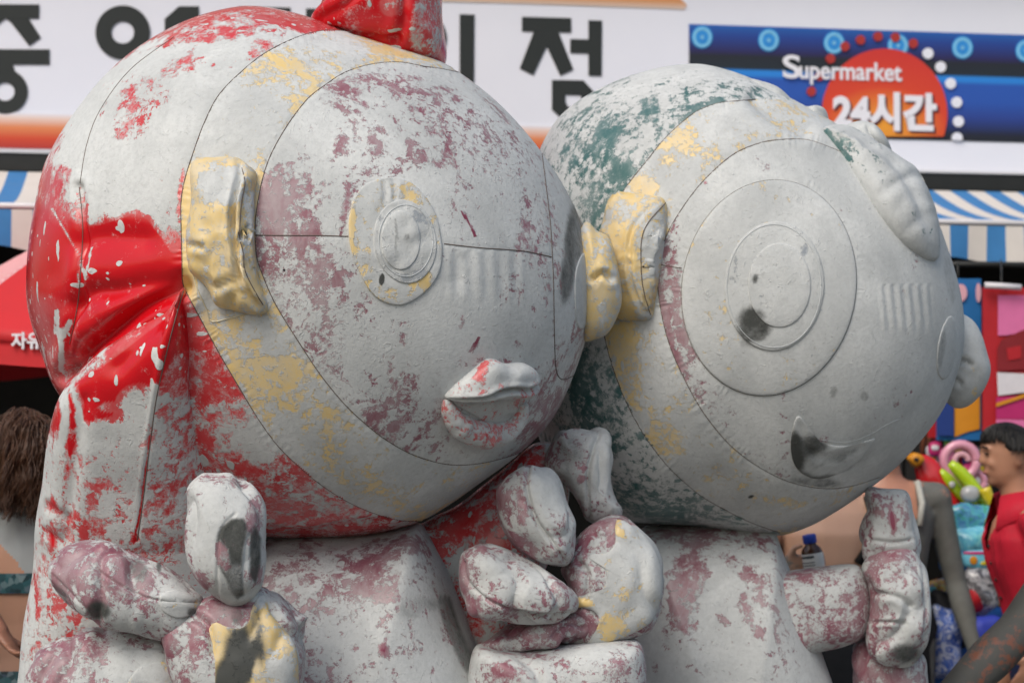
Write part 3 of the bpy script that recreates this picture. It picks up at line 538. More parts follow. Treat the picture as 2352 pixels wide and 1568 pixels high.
bvs = bvh_of(V, Q); seam(bvs, [(421, 668), (395, 760), (362, 900), (347, 1000), (327, 1160), (315, 1240)], sl, .0012)
V, Fc, Q = pillow([(940, 1235), (980, 1190), (1060, 1150), (1150, 1080), (1225, 1015), (1285, 1030), (1305, 1140), (1260, 1300), (1190, 1420), (1170, 1580), (1130, 1720), (1060, 1600), (1000, 1400)], 5.12, .13, .13, 2.3, 140, 36, 12, [], .008, 6)
obj('sleeve', V, Fc, M['red'], fig1, True, paint_of(V, (.56, 0, .2), [('b', 1060, 1200, 70, 30, -30, 0, .44), ('b', 1060, 1300, 60, 60, 0, 0, .80), ('b', 1130, 1210, 40, 40, 0, 0, .6)]))
def finger(parent, pts, d0, fr, pr, paint, mat='maroon_hand', p=2.2, creases=(), lump=.006, nm='finger', bk=None, lab=None):
    V, Fc, Q = pillow(pts, d0, fr, bk or fr, p, 150, 44, 12, [(a_, max(3.2, b_*.7), c_*.62) for a_, b_, c_ in creases], lump*1.5, 10, wrinkle=.06)
    o = obj(nm, V, Fc, M[mat], parent, True, paint_of(V, pr, paint)); return o, V, Q
# near hand of figure one
palm, V, Q = finger(fig1, [(400, 1440), (440, 1390), (480, 1362), (540, 1345), (600, 1345), (640, 1370), (680, 1415), (700, 1480), (694, 1560), (660, 1700), (540, 1760), (440, 1700), (400, 1580), (385, 1500)], 4.46, .10, (.66, 0, .1), [('b', 560, 1400, 40, 24, 0, 0, .45), ('b', 545, 1415, 20, 24, 0, 1, .5), ('b', 660, 1440, 26, 60, 0, 0, .52), ('b', 450, 1480, 30, 50, 0, 0, .45), ('b', 440, 1420, 20, 20, 0, 1, .4), ('b', 560, 1370, 60, 16, 0, 0, .8)], p=2.9, creases=[([(600, 1350), (622, 1395), (650, 1440), (690, 1470)], 12, .016), ([(430, 1405), (480, 1440), (490, 1500)], 12, .016), ([(500, 1372), (560, 1388), (605, 1378)], 8, .012)], nm='hand')
bvh1 = bvh_of(V, Q)
V, Fc, Q = pad(bvh1, [(578, 1398), (600, 1362), (614, 1380), (622, 1412), (650, 1440), (676, 1480), (684, 1530), (676, 1610), (600, 1660), (520, 1650), (496, 1590), (494, 1530), (488, 1480), (480, 1445), (494, 1428), (520, 1438), (552, 1442), (572, 1425)], .004, 8, 90, 14, [], .002, (590, 1520))
obj('palm_pad', V, Fc, M['yellow'], palm, True, paint_of(V, (.52, .1, 0), [('b', 560, 1500, 52, 80, 10, 1, .95), ('b', 525, 1560, 40, 50, 0, 1, 1.0), ('b', 585, 1430, 18, 50, 10, 1, .5), ('b', 630, 1470, 26, 50, -20, 0, .40), ('b', 510, 1460, 14, 20, 0, 0, .35), ('b', 640, 1560, 40, 60, 0, 0, .85), ('b', 590, 1560, 12, 50, 0, 1, .2), ('b', 600, 1375, 12, 20, 0, 0, .95)]))
finger(palm, [(430, 1130), (455, 1100), (490, 1080), (520, 1078), (555, 1095), (590, 1125), (608, 1165), (612, 1230), (610, 1300), (604, 1350), (570, 1385), (530, 1390), (480, 1360), (450, 1330), (430, 1280), (424, 1200)], 4.40, .095, (.80, 0, .1), [('b', 470, 1190, 40, 100, 0, 0, .97), ('b', 585, 1170, 22, 50, 10, 0, .50), ('b', 520, 1100, 60, 16, 10, 0, .68), ('p', [(496, 1240), (506, 1210), (530, 1190), (560, 1188), (572, 1212), (560, 1258), (556, 1310), (562, 1366), (544, 1378), (522, 1334), (500, 1300)], 1, .74, 7), ('p', [(492, 1250), (506, 1242), (524, 1262), (530, 1300), (520, 1318), (498, 1292)], 0, .34, 6), ('p', [(492, 1250), (506, 1242), (524, 1262), (530, 1300), (520, 1318), (498, 1292)], 1, .28, 6), ('p', [(572, 1226), (588, 1206), (602, 1236), (600, 1300), (588, 1342), (572, 1322)], 1, .72, 7), ('b', 582, 1325, 12, 24, 0, 0, .40), ('b', 585, 1190, 20, 40, 0, 0, .3), ('b', 590, 1320, 14, 24, 0, 0, .5), ('b', 470, 1330, 30, 24, 0, 0, .56), ('b', 540, 1330, 20, 40, 0, 1, .5)], creases=[([(500, 1370), (500, 1300), (506, 1220), (540, 1180)], 5, .004), ([(560, 1370), (562, 1290), (572, 1230), (600, 1200)], 5, .003)])
f2, V, Q = finger(palm, [(110, 1310), (125, 1270), (165, 1243), (220, 1235), (270, 1243), (330, 1270), (390, 1305), (440, 1340), (468, 1365), (465, 1400), (440, 1440), (390, 1458), (320, 1455), (240, 1445), (180, 1420), (135, 1375)], 4.44, .10, (.66, 0, .1), [('b', 180, 1300, 70, 60, 0, 0, .56), ('b', 260, 1310, 60, 50, 20, 0, .50), ('b', 310, 1290, 30, 30, 30, 0, .34), ('b', 290, 1360, 44, 22, -25, 0, .36), ('b', 400, 1390, 50, 50, 0, 0, .93), ('b', 225, 1400, 34, 26, 10, 1, .75), ('b', 320, 1310, 24, 34, -30, 1, .50), ('b', 215, 1380, 26, 18, 0, 0, .3), ('b', 330, 1430, 70, 24, 0, 0, .8), ('b', 365, 1300, 8, 20, 0, 1, .6), ('b', 430, 1410, 22, 14, -30, 1, .5)], creases=[([(455, 1385), (330, 1370), (215, 1300), (230, 1262)], 4, .005), ([(120, 1320), (170, 1370), (230, 1430)], 4, .005)])
V, Fc, Q = pad(bvh_of(V, Q), [(368, 1370), (400, 1355), (440, 1368), (458, 1388), (440, 1410), (405, 1418), (372, 1400)], .004, 8, 50, 8)
obj('finger_pad', V, Fc, M['yellow'], f2, True, paint_of(V, (.95, 0, 0), [('b', 445, 1405, 18, 14, 0, 1, .7)]))
f3, V, Q = finger(palm, [(66, 1530), (90, 1480), (130, 1455), (200, 1440), (280, 1440), (360, 1460), (420, 1490), (450, 1540), (450, 1620), (380, 1680), (250, 1700), (130, 1680), (75, 1620)], 4.50, .10, (.64, 0, .1), [('b', 180, 1500, 90, 40, 0, 0, .58), ('b', 350, 1480, 60, 30, 10, 0, .52), ('b', 320, 1540, 90, 50, 0, 0, .85)], creases=[([(130, 1570), (230, 1500), (350, 1485), (430, 1500)], 4, .004)])
V, Fc, Q = pad(bvh_of(V, Q), [(292, 1600), (296, 1560), (325, 1528), (370, 1518), (410, 1524), (425, 1550), (418, 1600), (360, 1640)], .004, 8, 50, 8)
obj('finger_pad', V, Fc, M['yellow'], f3, True, paint_of(V, (.85, 0, 0), [('b', 410, 1545, 18, 30, 0, 0, .4), ('b', 400, 1580, 20, 12, 0, 1, .5)]))
finger(palm, [(610, 1380), (650, 1375), (690, 1400), (718, 1412), (712, 1440), (695, 1470), (660, 1470), (630, 1440)], 4.50, .05, (.66, 0, .1), [('b', 650, 1400, 20, 30, 0, 0, .5)], nm='thumb')
finger(palm, [(395, 1420), (440, 1400), (490, 1420), (500, 1470), (490, 1530), (455, 1560), (400, 1530), (380, 1470)], 4.42, .045, (.52, 0, .1), [('b', 470, 1490, 20, 30, 0, 0, .35), ('b', 420, 1450, 20, 30, 0, 0, .8)], nm='thumb')
# far hand of figure one, held against the other figure
palm2, V, Q = finger(fig1, [(1290, 1300), (1330, 1230), (1375, 1192), (1420, 1184), (1460, 1204), (1500, 1240), (1521, 1290), (1527, 1345), (1518, 1400), (1490, 1445), (1430, 1470), (1370, 1490), (1310, 1486), (1285, 1440), (1290, 1390), (1300, 1350)], 4.90, .115, (.62, .04, .1), [('b', 1340, 1430, 40, 40, 0, 0, .40), ('b', 1370, 1310, 40, 30, 0, 0, .60), ('b', 1375, 1230, 30, 30, 0, 0, .66), ('b', 1490, 1240, 30, 40, 0, 0, .8)], p=3.0, creases=[([(1330, 1290), (1350, 1320), (1345, 1375)], 10, .014), ([(1290, 1400), (1340, 1395), (1372, 1415)], 8, .012), ([(1345, 1205), (1385, 1235), (1420, 1195)], 8, .010)], nm='hand')
bvh2 = bvh_of(V, Q)
V, Fc, Q = pad(bvh2, [(1300, 1392), (1302, 1376), (1338, 1376), (1372, 1362), (1392, 1338), (1392, 1312), (1374, 1292), (1352, 1282), (1362, 1272), (1392, 1270), (1412, 1248), (1414, 1212), (1420, 1192), (1456, 1212), (1492, 1244), (1514, 1292), (1520, 1345), (1510, 1398), (1484, 1436), (1430, 1462), (1372, 1480), (1345, 1484), (1366, 1452), (1376, 1420), (1362, 1400), (1334, 1394)], .0045, 8, 130, 16, [], .002, (1440, 1335))
obj('palm_pad', V, Fc, M['yellow'], palm2, True, paint_of(V, (.86, .03, 0), [('b', 1400, 1440, 36, 40, 20, 0, .50), ('b', 1330, 1384, 24, 10, 0, 0, .30), ('b', 1420, 1210, 14, 24, -20, 0, .40), ('b', 1445, 1345, 40, 30, 0, 0, .70), ('b', 1462, 1455, 40, 10, -20, 1, .25)]))
finger(palm2, [(1252, 1050), (1262, 1005), (1295, 984), (1340, 980), (1385, 984), (1408, 1015), (1410, 1080), (1412, 1150), (1418, 1180), (1390, 1200), (1345, 1198), (1320, 1160), (1290, 1110), (1258, 1080)], 5.0, .085, (.78, .10, .05), [('b', 1300, 1040, 50, 60, 0, 1, .46), ('b', 1320, 1110, 50, 60, 0, 1, .32), ('b', 1380, 1050, 24, 60, 0, 0, .95), ('b', 1335, 1100, 12, 10, 0, 0, .45), ('b', 1350, 1160, 30, 24, 0, 0, .6), ('b', 1405, 1180, 30, 12, -30, 1, .4)], creases=[([(1380, 990), (1362, 1030), (1350, 1100), (1355, 1190)], 6, .010)], lump=.012)
finger(palm2, [(1138, 1130), (1150, 1105), (1185, 1075), (1215, 1062), (1250, 1068), (1285, 1105), (1310, 1150), (1332, 1200), (1330, 1250), (1312, 1290), (1285, 1300), (1230, 1280), (1180, 1240), (1150, 1190)], 4.80, .095, (.74, .06, .05), [('b', 1165, 1150, 30, 40, 30, 0, .58), ('b', 1250, 1130, 40, 60, 20, 0, .92), ('b', 1200, 1160, 14, 50, 0, 0, .5), ('b', 1220, 1260, 60, 30, 30, 0, .56), ('b', 1205, 1085, 30, 12, 0, 1, .3), ('b', 1290, 1230, 30, 40, 0, 1, .16)], creases=[([(1216, 1066), (1210, 1120), (1230, 1190), (1262, 1235), (1300, 1290)], 6, .012)], lump=.009)
finger(palm2, [(1056, 1300), (1066, 1265), (1100, 1248), (1150, 1256), (1210, 1285), (1270, 1320), (1310, 1350), (1330, 1385), (1320, 1410), (1270, 1428), (1200, 1432), (1130, 1430), (1080, 1415), (1062, 1360)], 4.76, .09, (.76, .05, .05), [('b', 1130, 1300, 50, 30, 20, 0, .90), ('b', 1110, 1400, 60, 30, 0, 0, .50), ('b', 1180, 1400, 60, 20, 10, 0, .58), ('b', 1280, 1340, 30, 30, 0, 0, .55), ('b', 1066, 1330, 12, 60, 0, 0, .55), ('b', 1150, 1330, 20, 12, 0, 1, .22)], creases=[([(1066, 1290), (1072, 1330), (1110, 1370), (1160, 1395), (1250, 1412), (1320, 1405)], 5, .010)], lump=.006)
finger(palm2, [(1100, 1480), (1140, 1450), (1210, 1425), (1290, 1400), (1345, 1395), (1372, 1415), (1365, 1455), (1320, 1480), (1240, 1500), (1150, 1510)], 4.84, .075, (.52, 0, .3), [('b', 1290, 1440, 50, 30, 0, 0, .36), ('b', 1180, 1480, 60, 20, 0, 0, .6)], creases=[([(1270, 1460), (1300, 1430), (1340, 1440)], 7, .012)], lump=.012)
# forearm below that hand
V, Fc, Q = pillow([(1090, 1490), (1150, 1488), (1220, 1490), (1300, 1482), (1380, 1472), (1440, 1468), (1472, 1476), (1482, 1510), (1484, 1580), (1480, 1680), (1300, 1720), (1130, 1720), (1080, 1600)], 4.82, .13, .13, 3.2, 160, 40, 14, [([(1180, 1500), (1230, 1540), (1240, 1600)], 9, .008)], .008, 9)
obj('forearm', V, Fc, M['maroon_hand'], fig1, True, paint_of(V, (.72, 0, .05), [('b', 1160, 1540, 26, 14, 0, 0, .35), ('b', 1410, 1530, 60, 26, -10, 0, .56), ('b', 1220, 1510, 40, 20, 0, 1, .2), ('b', 1330, 1500, 60, 20, 0, 0, .84)]))
for x in (660, 960):
    V, Fc, Q = pillow([(x-130, 2250), (x, 2220), (x+130, 2250), (x+150, 2400), (x+160, 2520), (x+100, 2538), (x-100, 2538), (x-160, 2520), (x-150, 2400)], 4.98, .26, .2, 2.6, 80, 22, 12)
    obj('boot', V, Fc, M['red'], fig1, True, paint_of(V, (.6, .1, .3), []))

# ---- figure two: green hood
fig2 = empty('inflatable_figure', (.58, 5.5, 0), 'giant inflatable figure in a green hood with swept hair lobes, caked in grey mud', 'inflatable', 'pair of mud smeared inflatable figures')
H2 = [(1196, 640), (1200, 520), (1222, 380), (1262, 290), (1310, 240), (1370, 203), (1430, 176), (1500, 156), (1560, 148), (1615, 150), (1690, 170), (1760, 200), (1840, 240), (1920, 285), (1990, 328), (2060, 385), (2110, 440), (2148, 505), (2172, 575), (2192, 650), (2202, 720), (2202, 790), (2188, 860), (2165, 930), (2122, 1000), (2060, 1072), (1985, 1130), (1905, 1180), (1840, 1212), (1775, 1228), (1690, 1222), (1600, 1210), (1500, 1205), (1420, 1195), (1312, 1135), (1238, 1015), (1206, 870), (1198, 740)]
S2a = [(1735, 229), (1696, 232), (1647, 238), (1599, 257), (1560, 287), (1521, 325), (1482, 374), (1443, 423), (1409, 476), (1384, 535), (1377, 600), (1378, 700), (1391, 783), (1420, 878), (1465, 974), (1528, 1063), (1604, 1133), (1668, 1171), (1725, 1199), (1790, 1222)]
S2b = [(1935, 350), (1872, 326), (1834, 320), (1783, 322), (1738, 331), (1681, 357), (1617, 414), (1567, 478), (1528, 548), (1511, 624), (1516, 700), (1535, 783), (1567, 860), (1617, 949), (1681, 1025), (1751, 1076), (1821, 1108), (1898, 1121), (1961, 1114), (2020, 1095)]
cr2 = [([(1640, 1100), (1560, 1150)], 30, .006), ([(1735, 229), (1775, 262), (1850, 300)], 18, .012)]
ribs2 = [(2010, 650, 2150, 775, 21, .0013, .1)]
D2 = 5.50
V, Fc, Q, qb = head(H2, D2, .56, .55, (1695, 690), (.008, 3.0), cr2, [S2a, S2b], ribs2, .993, [[(1766+201*math.cos(t)+14*math.sin(t), 661-248*math.sin(t)) for t in np.linspace(0, 2*math.pi, 40)]])
bv2 = bvh_of(V, Q)
band2 = S2a+[(1790, 1300), (2400, 1300), (2400, 250), (1900, 230)]
face2 = S2b+[(2100, 1110), (2400, 1110), (2400, 300), (2000, 330)]
hood2_ops = [('b', 1560, 190, 160, 50, 0, 0, .80), ('b', 1395, 308, 30, 36, 20, 0, .33), ('b', 1370, 350, 10, 40, 0, 0, .36), ('b', 1320, 275, 60, 10, -38, 0, .44), ('b', 1425, 380, 60, 34, -35, 0, .43), ('b', 1370, 450, 34, 60, 20, 0, .44), ('b', 1330, 400, 30, 30, 0, 0, .55), ('b', 1460, 330, 40, 60, 30, 0, .80), ('b', 1495, 245, 24, 18, 30, 0, .46), ('b', 1640, 234, 60, 8, -14, 0, .44), ('b', 1735, 215, 22, 14, 45, 0, .40), ('b', 1380, 920, 70, 120, 0, 0, .43), ('b', 1450, 1060, 50, 50, 0, 0, .66), ('l', [(1400, 1040), (1470, 1000)], 14, 0, .38), ('b', 1540, 1160, 120, 50, 15, 0, .50), ('b', 1340, 830, 40, 60, 0, 0, .40)]
band2_ops = [('b', 1478, 425, 44, 26, 25, 0, .30), ('b', 1560, 340, 40, 60, 40, 0, .56), ('b', 1400, 600, 20, 120, 0, 0, .40), ('b', 1520, 560, 14, 100, 10, 0, .36), ('b', 1430, 790, 46, 60, 10, 0, .47), ('b', 1440, 880, 46, 60, 30, 0, .52), ('b', 1530, 1010, 60, 40, 45, 0, .60), ('b', 1640, 1090, 60, 30, 30, 0, .68), ('b', 1790, 1150, 70, 20, 10, 0, .64), ('b', 1725, 1140, 8, 4, -20, 1, .9), ('b', 1700, 280, 100, 40, 0, 0, .88), ('b', 1860, 1190, 80, 30, 0, 0, .9), ('b', 1800, 1215, 100, 16, 0, 1, .25)]
face2_ops = [('p', [(1505, 540), (1570, 480), (1562, 640), (1580, 760), (1630, 860), (1700, 940), (1660, 1000), (1560, 850), (1512, 700)], 0, .64, 8), ('l', [(1545, 500), (1520, 580), (1513, 650), (1520, 720), (1540, 790), (1580, 870)], 14, 0, .42), ('l', [(1556, 730), (1566, 770), (1590, 820)], 10, 0, .45), ('b', 1620, 420, 6, 5, 0, 0, .2), ('b', 1600, 900, 50, 30, 50, 0, .56), ('b', 1890, 1010, 20, 12, -20, 0, .5), ('b', 1860, 1060, 50, 40, 0, 1, .30), ('b', 1825, 1040, 22, 66, -5, 1, .66), ('b', 1870, 1105, 70, 18, 5, 1, .55), ('b', 1850, 1030, 60, 70, 0, 1, .24), ('b', 1960, 1060, 60, 16, -30, 1, .34), ('b', 1800, 1000, 40, 30, -30, 1, .25), ('b', 1915, 900, 10, 18, 20, 1, .4), ('b', 1985, 910, 12, 14, 0, 1, .35), ('b', 2180, 640, 14, 80, -8, 1, .36), ('b', 2172, 790, 12, 60, 10, 1, .62), ('b', 2050, 950, 100, 60, -40, 0, .80), ('b', 1750, 1060, 60, 20, 30, 0, .6), ('b', 2090, 1010, 60, 30, -40, 1, .14)]
hood2, bandp2, facep2 = panels(V, Fc, Q, 0, [band2, face2], [('hood', M['green']), ('face_band', M['yellow']), ('face', M['maroon'])], fig2, [(.66, 0, .05), (.80, 0, .05), (.95, 0, 0)], [hood2_ops, band2_ops, face2_ops], qb)
seam(bv2, S2a, hood2); seam(bv2, S2b, facep2)
seam(bv2, [(1510, 607), (1535, 611), (1566, 616)], facep2, .0011)
zz = lambda pts: np.array([(1210+x/2.059, y/2.059) for x, y in pts])
zq = lambda pts: [(1210+x*.6367, 242+y*.6367) for x, y in pts]
def lobe(pts, h, pr, ops=(), cr=(), cen=None):
    V, Fc, Q = pad(bv2, pts, h, 2.3, 110, 24, cr, .006, cen); return obj('hair_lobe', V, Fc, M['green'], hood2, True, paint_of(V, pr, ops))
lobe([(1890, 296), (1904, 316), (1938, 359), (1977, 422), (2006, 471), (2036, 515), (2074, 558), (2113, 588), (2146, 600), (2150, 575), (2146, 510), (2124, 450), (2090, 394), (2046, 362), (1980, 322), (1929, 295)], .048, (.86, 0, 0), [('l', [(1896, 300), (1925, 340), (1945, 362)], 12, 0, .44), ('b', 2100, 480, 50, 60, 0, 0, .9), ('b', 1950, 330, 30, 12, 30, 0, .6)], [([(1945, 372), (1990, 350), (2040, 352)], 8, .005), ([(2000, 462), (2060, 430), (2110, 420)], 11, .004), ([(2060, 545), (2100, 510), (2150, 505)], 9, .003), ([(1900, 305), (1960, 345), (2040, 420), (2090, 510), (2130, 585)], 10, .006)])
V, Fc, Q = pillow(zz([(1030, 362), (1100, 375), (1180, 405), (1240, 455), (1275, 500), (1300, 560), (1260, 570), (1190, 540), (1120, 500), (1060, 440)])+np.array([-4, 6]), D2-.12, .09, .12, 2.2, 80, 22, 10, [], .005, 12)
obj('hair_lobe', V, Fc, M['green'], hood2, True, paint_of(V, (.90, 0, 0), [('l', zz([(1050, 400), (1100, 450)]), 10, 0, .40)]))
V, Fc, Q = pillow(zz([(1240, 480), (1290, 476), (1340, 492), (1400, 490), (1440, 515), (1455, 580), (1410, 600), (1330, 590), (1260, 560)])+np.array([-14, 6]), D2-.10, .07, .10, 2.2, 80, 22, 10, [([(1855, 240), (1862, 262), (1880, 280)], 6, .010)], .006, 14)
obj('hair_lobe', V, Fc, M['green'], hood2, True, paint_of(V, (.95, 0, 0), []))
V, Fc, Q = pillow(zz([(1490, 605), (1530, 572), (1590, 558), (1650, 580), (1700, 640), (1735, 710), (1752, 765), (1700, 760), (1620, 700), (1540, 650)])+np.array([-6, 8]), D2-.02, .09, .12, 2.2, 80, 22, 10, [([(1995, 295), (2010, 320), (2040, 345)], 6, .010)], .004, 12)
obj('hair_lobe', V, Fc, M['green'], hood2, True, paint_of(V, (.94, 0, 0), []))
# ears
V, Fc, Q = pad(bv2, zq([(330, 320), (400, 322), (450, 328), (500, 345), (506, 420), (494, 520), (478, 620), (462, 720), (448, 770), (400, 775), (340, 770), (320, 720), (318, 640), (322, 560), (290, 490), (285, 460), (300, 400)]), .070, 2.5, 110, 22, [(zq([(500, 350), (440, 420), (415, 480), (412, 570), (418, 650), (435, 720), (448, 765)]), 4, .007), (zq([(290, 480), (330, 500)]), 8, .008), (zq([(395, 575), (412, 580)]), 6, .006)], .004)
ear = obj('ear', V, Fc, M['yellow'], fig2, True, paint_of(V, (.54, 0, 0), [('b', 1440, 490, 50, 26, 0, 0, .72), ('b', 1425, 570, 34, 60, 0, 0, .34), ('b', 1498, 570, 24, 120, 8, 0, .80), ('b', 1450, 660, 40, 60, 0, 0, .62)]))
bve = bvh_of(V, Q); seam(bve, zq([(500, 352), (440, 420), (415, 480), (412, 570), (418, 650), (435, 720), (446, 755)]), ear, .0012)
V, Fc, Q = pillow([(2180, 712), (2205, 720), (2232, 738), (2252, 770), (2266, 815), (2272, 850), (2262, 885), (2240, 915), (2210, 935), (2180, 928), (2150, 880), (2150, 780)], 5.52, .09, .09, 2.3, 90, 26, 12, [([(2196, 832), (2215, 828), (2228, 836)], 6, .010), ([(2190, 868), (2206, 880)], 6, .010)], .005, 14)
obj('ear', V, Fc, M['yellow'], fig2, True, paint_of(V, (.92, 0, 0), [('b', 2238, 900, 8, 14, 20, 0, .45)]))
# eye
V, Fc, Q = pad(bv2, [(1766+199*math.cos(t)+14*math.sin(t), 661-246*math.sin(t)) for t in np.linspace(0, 2*math.pi, 40, endpoint=False)], .006, 12, 120, 24)
ep = obj('eye_patch', V, Fc, M['yellow'], facep2, True, paint_of(V, (.95, 0, 0), [('b', 1620, 490, 30, 20, -40, 0, .66), ('b', 1585, 560, 10, 40, 10, 0, .60), ('b', 1722, 765, 34, 44, 0, 1, .5)]))
bvp = bvh_of(V, Q); seam(bv2, [(1766+201*math.cos(t)+14*math.sin(t), 661-248*math.sin(t)) for t in np.linspace(0, 2*math.pi, 70)], ep, .0007, 'seam', M['thread2'])
V, Fc, Q = pad(bvp, [(1778+114*math.cos(t)+4*math.sin(t), 657-148*math.sin(t)) for t in np.linspace(0, 2*math.pi, 40, endpoint=False)], .006, 7, 100, 20, [], .001)
disc = obj('eye_disc', V, Fc, M['clear'], ep, True, paint_of(V, (.93, 0, 0), [('b', 1690, 620, 6, 40, 0, 0, .35), ('b', 1686, 640, 14, 10, 0, 0, .4), ('b', 1848, 575, 7, 18, 15, 0, .1), ('b', 1735, 740, 46, 46, 0, 1, .85), ('b', 1725, 772, 36, 24, 20, 1, .7), ('b', 1800, 790, 80, 10, 0, 1, .16)]))
bvl = bvh_of(V, Q); seam(bvl, ringp(1778, 657, 108, 141), disc, .0010, 'rim', M['rim'])
V, Fc, Q = pad(bvl, ringp(1790, 655, 72, 97, 24)[:-1], .004, 7, 70, 14, [], .001)
pup = obj('pupil_disc', V, Fc, M['clear'], ep, True, paint_of(V, (.94, 0, 0), [('b', 1735, 640, 9, 14, 10, 1, .75), ('b', 1755, 628, 12, 8, 0, 1, .4), ('b', 1735, 725, 30, 20, 0, 1, .6)]))
V, Fc, Q = pad(bv2, [(2152, 850), (2153, 800), (2163, 755), (2180, 725), (2192, 740), (2194, 800), (2184, 850), (2166, 872)], .003, 8, 50, 10)
obj('eye_patch', V, Fc, M['clear'], facep2, True, paint_of(V, (.92, 0, 0), [('b', 2164, 800, 10, 60, 8, 1, .45)]))
# smiling mouth: sewn-on crescent
V, Fc, Q = pad(bv2, zq([(962, 1150), (952, 1240), (975, 1310), (1040, 1345), (1120, 1328), (1190, 1285), (1240, 1225), (1255, 1200), (1170, 1225), (1090, 1222), (1030, 1190), (985, 1120)]), .004, 5, 80, 14, [(zq([(985, 1150), (1010, 1230), (1080, 1270), (1200, 1230)]), 8, .003)])
mo = obj('mouth', V, Fc, M['maroon'], facep2, True, paint_of(V, (.93, 0, 0), [('b', 1830, 1040, 20, 60, -8, 1, .9), ('b', 1870, 1095, 60, 14, 0, 1, .75), ('b', 1870, 1030, 40, 40, 40, 1, .70), ('b', 1900, 1060, 60, 30, -20, 1, .35), ('b', 1930, 1050, 60, 10, -25, 1, .5), ('b', 1895, 1078, 34, 10, -20, 1, .15)]))
seam(bv2, zq([(1060, 1205), (1150, 1215), (1230, 1190), (1300, 1150), (1350, 1128)]), mo, .0007, 'crease_edge', M['rim'])
# torso, arm, hand, boots of figure two
V, Fc, Q = pillow([(1470, 1225), (1500, 1207), (1600, 1197), (1700, 1194), (1762, 1196), (1778, 1215), (1795, 1262), (1832, 1362), (1872, 1470), (1915, 1580), (1985, 1800), (2000, 2050), (1960, 2200), (1760, 2270), (1500, 2250), (1390, 2150), (1370, 1900), (1390, 1600), (1430, 1380)], D2, .36, .36, 2.5, 220, 70, 18, [], .008, 4)
obj('torso', V, Fc, M['maroon'], fig2, True, paint_of(V, (.86, 0, .05), [('b', 1620, 1230, 150, 32, 0, 0, .52), ('b', 1580, 1320, 50, 60, 0, 0, .50), ('b', 1560, 1400, 30, 60, 0, 0, .56), ('b', 1690, 1300, 60, 20, 30, 0, .60), ('b', 1720, 1240, 50, 26, 0, 0, .52), ('b', 1660, 1370, 40, 60, 0, 0, .95), ('b', 1710, 1400, 16, 50, -20, 0, .62), ('b', 1745, 1450, 9, 14, 0, 0, .4), ('b', 1660, 1420, 18, 10, 30, 0, .45), ('b', 1740, 1560, 40, 14, 0, 1, .3)]))
V, Fc, Q = pillow([(1760, 1330), (1800, 1312), (1870, 1304), (1950, 1293), (1978, 1305), (1994, 1350), (1996, 1410), (1982, 1460), (1940, 1482), (1880, 1495), (1820, 1512), (1770, 1500), (1740, 1420)], 5.36, .11, .11, 2.6, 140, 36, 12, [], .006, 8)
obj('forearm', V, Fc, M['maroon_hand'], fig2, True, paint_of(V, (.66, 0, .05), [('b', 1880, 1320, 60, 20, 0, 0, .54), ('b', 1910, 1380, 50, 30, 0, 0, .66), ('b', 1900, 1450, 70, 30, -10, 0, .58), ('b', 1985, 1380, 14, 60, 0, 0, .5)]))
hd, V, Q = finger(fig2, [(1975, 1300), (2010, 1260), (2060, 1245), (2100, 1260), (2125, 1300), (2138, 1360), (2140, 1430), (2132, 1490), (2090, 1530), (2020, 1530), (1990, 1490), (1992, 1420), (1985, 1350)], 5.30, .10, (.68, .12, .05), [('b', 2050, 1270, 50, 24, 0, 0, .56), ('b', 2010, 1380, 30, 60, 0, 0, .56), ('b', 2080, 1400, 30, 60, 0, 0, .92), ('b', 2080, 1500, 44, 24, 0, 1, .6), ('b', 2125, 1400, 14, 100, 0, 1, .2)], creases=[([(1990, 1430), (2040, 1428), (2080, 1430)], 5, .012), ([(2000, 1360), (2060, 1370), (2090, 1390)], 9, .012), ([(2120, 1300), (2128, 1400), (2120, 1500)], 6, .006)], nm='hand', lump=.01)
finger(hd, [(1985, 1150), (1992, 1122), (2020, 1116), (2065, 1118), (2088, 1132), (2098, 1180), (2108, 1230), (2118, 1280), (2090, 1310), (2030, 1315), (1985, 1300), (1968, 1250), (1978, 1200)], 5.34, .08, (.74, .14, .05), [('b', 2050, 1195, 8, 34, -8, 0, .2), ('b', 2020, 1180, 14, 12, 0, 0, .5), ('b', 2080, 1180, 10, 40, 0, 0, .5), ('b', 2050, 1250, 50, 16, 0, 1, .18), ('b', 2000, 1150, 14, 60, 0, 1, .18)], creases=[([(2000, 1240), (2050, 1246), (2090, 1240)], 7, .008)], lump=.008)
finger(hd, [(1955, 1500), (1975, 1460), (2020, 1455), (2080, 1480), (2125, 1500), (2132, 1560), (2120, 1640), (2050, 1680), (1990, 1640), (1962, 1570)], 5.38, .08, (.58, .12, .05), [('b', 2070, 1495, 50, 26, 10, 1, .85), ('b', 2000, 1470, 24, 14, 30, 0, .4), ('b', 2060, 1560, 60, 30, -15, 0, .5), ('b', 1990, 1540, 20, 60, 0, 1, .2)], nm='thumb')
for x in (1560, 1820):
    V, Fc, Q = pillow([(x-120, 2180), (x, 2150), (x+120, 2180), (x+135, 2300), (x+145, 2388), (x+90, 2402), (x-90, 2402), (x-145, 2388), (x-135, 2300)], D2, .26, .2, 2.6, 80, 22, 12)
    obj('boot', V, Fc, M['green'], fig2, True, paint_of(V, (.6, .1, .3), []))
